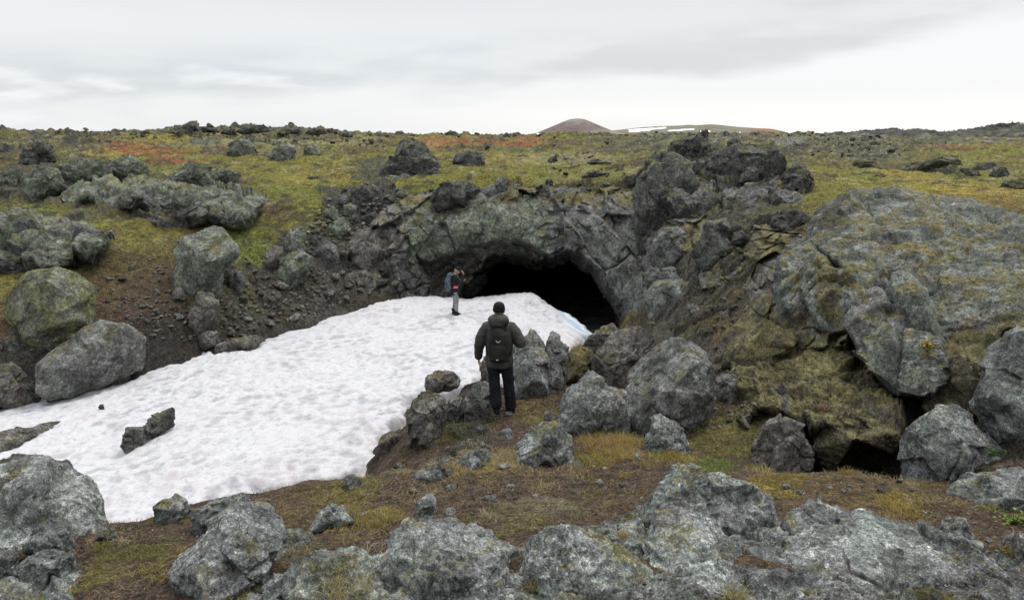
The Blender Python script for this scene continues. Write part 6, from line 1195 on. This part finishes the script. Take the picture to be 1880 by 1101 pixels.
def hiker_far():
    D = 20.8; g = P(836, 577, D); z0, sd_, *_r = snow_surf(g[:1], g[1:2]); root = bpy.data.objects.new('person', None); COL.objects.link(root); root.location = (g[0], g[1], float(z0[0])-.015); root.rotation_euler = (0, 0, math.radians(-78))
    tag(root, 'hiker in black jacket and pale grey trousers on the snow, hand raised to face', 'person')
    jk = cloth('black_jacket', (.014,.014,.014), 60); tr = cloth('pale_grey_joggers', (.21,.235,.22), 60, .85, .35); cp = cloth('dark_cap', (.012,.012,.012), 90)
    hc = (0,.095,1.475); hp, Rm = head_parts(hc, .55)
    body = hp+[tube([(0,.0,1.26),(0,.03,1.35),(0,.06,1.42)], [.065,.055,.055]), stack([(0,0,.78,.13,.09),(0,0,.95,.12,.085),(0,0,1.15,.15,.095),(0,0,1.27,.15,.09),(0,0,1.32,.10,.07)]),
        tube([(.16,.02,1.27),(.20,.15,1.08),(.085,.27,1.36)], [.045,.038,.028]), tube([(-.16,.02,1.27),(-.21,.05,1.02),(-.10,.25,1.10)], [.045,.038,.028]),
        tube([(-.08,0,.82),(-.08,.02,.45),(-.08,-.03,.10)], [.075,.052,.038]), tube([(.08,0,.82),(.085,.03,.45),(.08,.02,.10)], [.075,.052,.038])]
    body += hand((.08,.275,1.37), (-.5,-.25,.85), (-.3,-.9,-.1), 1, .6)+hand((-.09,.26,1.105), (.7,.6,.2), (0,-.3,.9), 1, .7)
    fuse('body', body, SKIN, root, .006, 3)
    for q in (-1, 1): v, f = ball(np.array(hc)+Rm@np.array([q*.031,.083,-.005]), .012,.010,.009, 2); link('eye', np_mesh('eye', v, f), M_BOOT, root)
    fuse('trousers', [stack([(0,0,.68,.145,.11),(0,0,.78,.155,.115),(0,0,.88,.15,.11)]), tube([(-.085,0,.78),(-.085,.02,.46),(-.08,-.03,.17)], [.095,.076,.060]), tube([(.085,0,.78),(.088,.03,.46),(.08,.02,.17)], [.095,.076,.060])], tr, root, .009, 3, .006, 10., 1.6)
    for x, y, a in ((-.08,-.03,.1),(.08,.02,-.15)): fuse('boot', boot_parts(x, y, 0., a, .95), M_BOOT, root, .008, 2)
    fuse('jacket', [stack([(0,0,.69,.175,.130),(0,0,.74,.178,.135),(0,0,.95,.165,.125),(0,.005,1.1,.175,.13),(0,.01,1.22,.185,.125),(0,.01,1.29,.15,.10),(0,.025,1.36,.08,.078)]), tube([(.155,.02,1.26),(.195,.10,1.15),(.20,.15,1.08),(.15,.21,1.20),(.095,.26,1.33)], [.072,.068,.062,.058,.050]), tube([(-.155,.02,1.26),(-.20,.03,1.13),(-.21,.06,1.02),(-.15,.17,1.06),(-.10,.24,1.095)], [.072,.068,.062,.058,.050])], jk, root, .010, 4, .006, 8., 1.5)
    c = np.array(hc); cr, sr = math.cos(.55), math.sin(.55); rows = [(c+Rm@np.array([0, y, z]), a, b, np.array([1., 0, 0]), Rm@np.array([0, 1., 0])) for y, z, a, b in ((-.004,.012,.084,.104),(-.004,.03,.086,.106),(-.006,.065,.078,.097),(-.006,.10,.056,.07),(-.006,.12,.02,.025))]
    brim = [(c+Rm@np.array([0, .115, .018]), .062, .055, np.array([1., 0, 0]), Rm@np.array([0, 1., -.12])), (c+Rm@np.array([0, .115, .028]), .062, .055, np.array([1., 0, 0]), Rm@np.array([0, 1., -.12]))]
    fuse('cap', [_loft(rows, 24), _loft(brim, 20)], cp, root, .006, 2)
    pk = cloth('blue_grey_pack_fabric', (.062,.078,.098), 50, .8, .6); st = cloth('grey_green_strap', (.17,.225,.205), 90); rd = cloth('red_pouch_fabric', (.38,.03,.045), 60); wm = cloth('white_pouch_band', (.62,.60,.60), 50, .7, .1)
    bp = bpy.data.objects.new('backpack', None); COL.objects.link(bp); bp.location = root.location; bp.rotation_euler = root.rotation_euler; tag(bp, 'blue grey hiking pack with pale straps worn by the hiker on the snow', 'backpack')
    fuse('pack_body', [stack([(0,-.19,.80,.10,.06),(0,-.205,.83,.135,.10),(0,-.215,.95,.145,.115),(0,-.21,1.1,.14,.105),(0,-.19,1.22,.125,.085),(0,-.165,1.30,.10,.06),(0,-.15,1.345,.06,.035)])], pk, bp, .009, 3, .010, 9.)
    fuse('top_lid', [stack([(0,-.16,1.29,.10,.07),(0,-.155,1.33,.115,.085),(0,-.14,1.37,.105,.075),(0,-.13,1.395,.06,.04)])], pk, bp, .008, 3, .005, 10.)
    fuse('bottle_pocket', [stack([(.145,-.19,.86,.03,.05),(.15,-.19,.90,.038,.06),(.148,-.19,1.0,.036,.06),(.14,-.19,1.03,.02,.04)])], pk, bp, .007, 2, .003, 12.)
    for q in (-1, 1):
        v, f = tube([(q*.085,-.10,1.335),(q*.10,-.01,1.375),(q*.115,.10,1.30),(q*.135,.145,1.15),(q*.165,.08,1.0),(q*.15,-.09,.93)], [.021]*6, 10, .4); link('shoulder_strap', np_mesh('shoulder_strap', v, f), st, bp)
        v, f = tube([(q*.10,-.27,1.22),(q*.145,-.22,1.10),(q*.15,-.17,.96),(q*.12,-.15,.86)], [.011]*4, 8, .6); link('side_strap', np_mesh('side_strap', v, f), st, bp)
    fuse('hip_pouch', [_loft([((.172,y,.965), a, b, np.array([0, 0, 1.]), np.array([1., 0, 0])) for y, a, b in ((-.06,.035,.018),(-.04,.056,.028),(.06,.056,.030),(.085,.035,.018))], 20)], rd, bp, .006, 2)
    v, f = _loft([((.196,y,.965-.18*(y)), .011, .007, np.array([0, 0, 1.]), np.array([1., 0, 0])) for y in np.linspace(-.05, .075, 6)], 10); link('pouch_band', np_mesh('pouch_band', v, f), wm, bp)
hiker_near(); hiker_far()
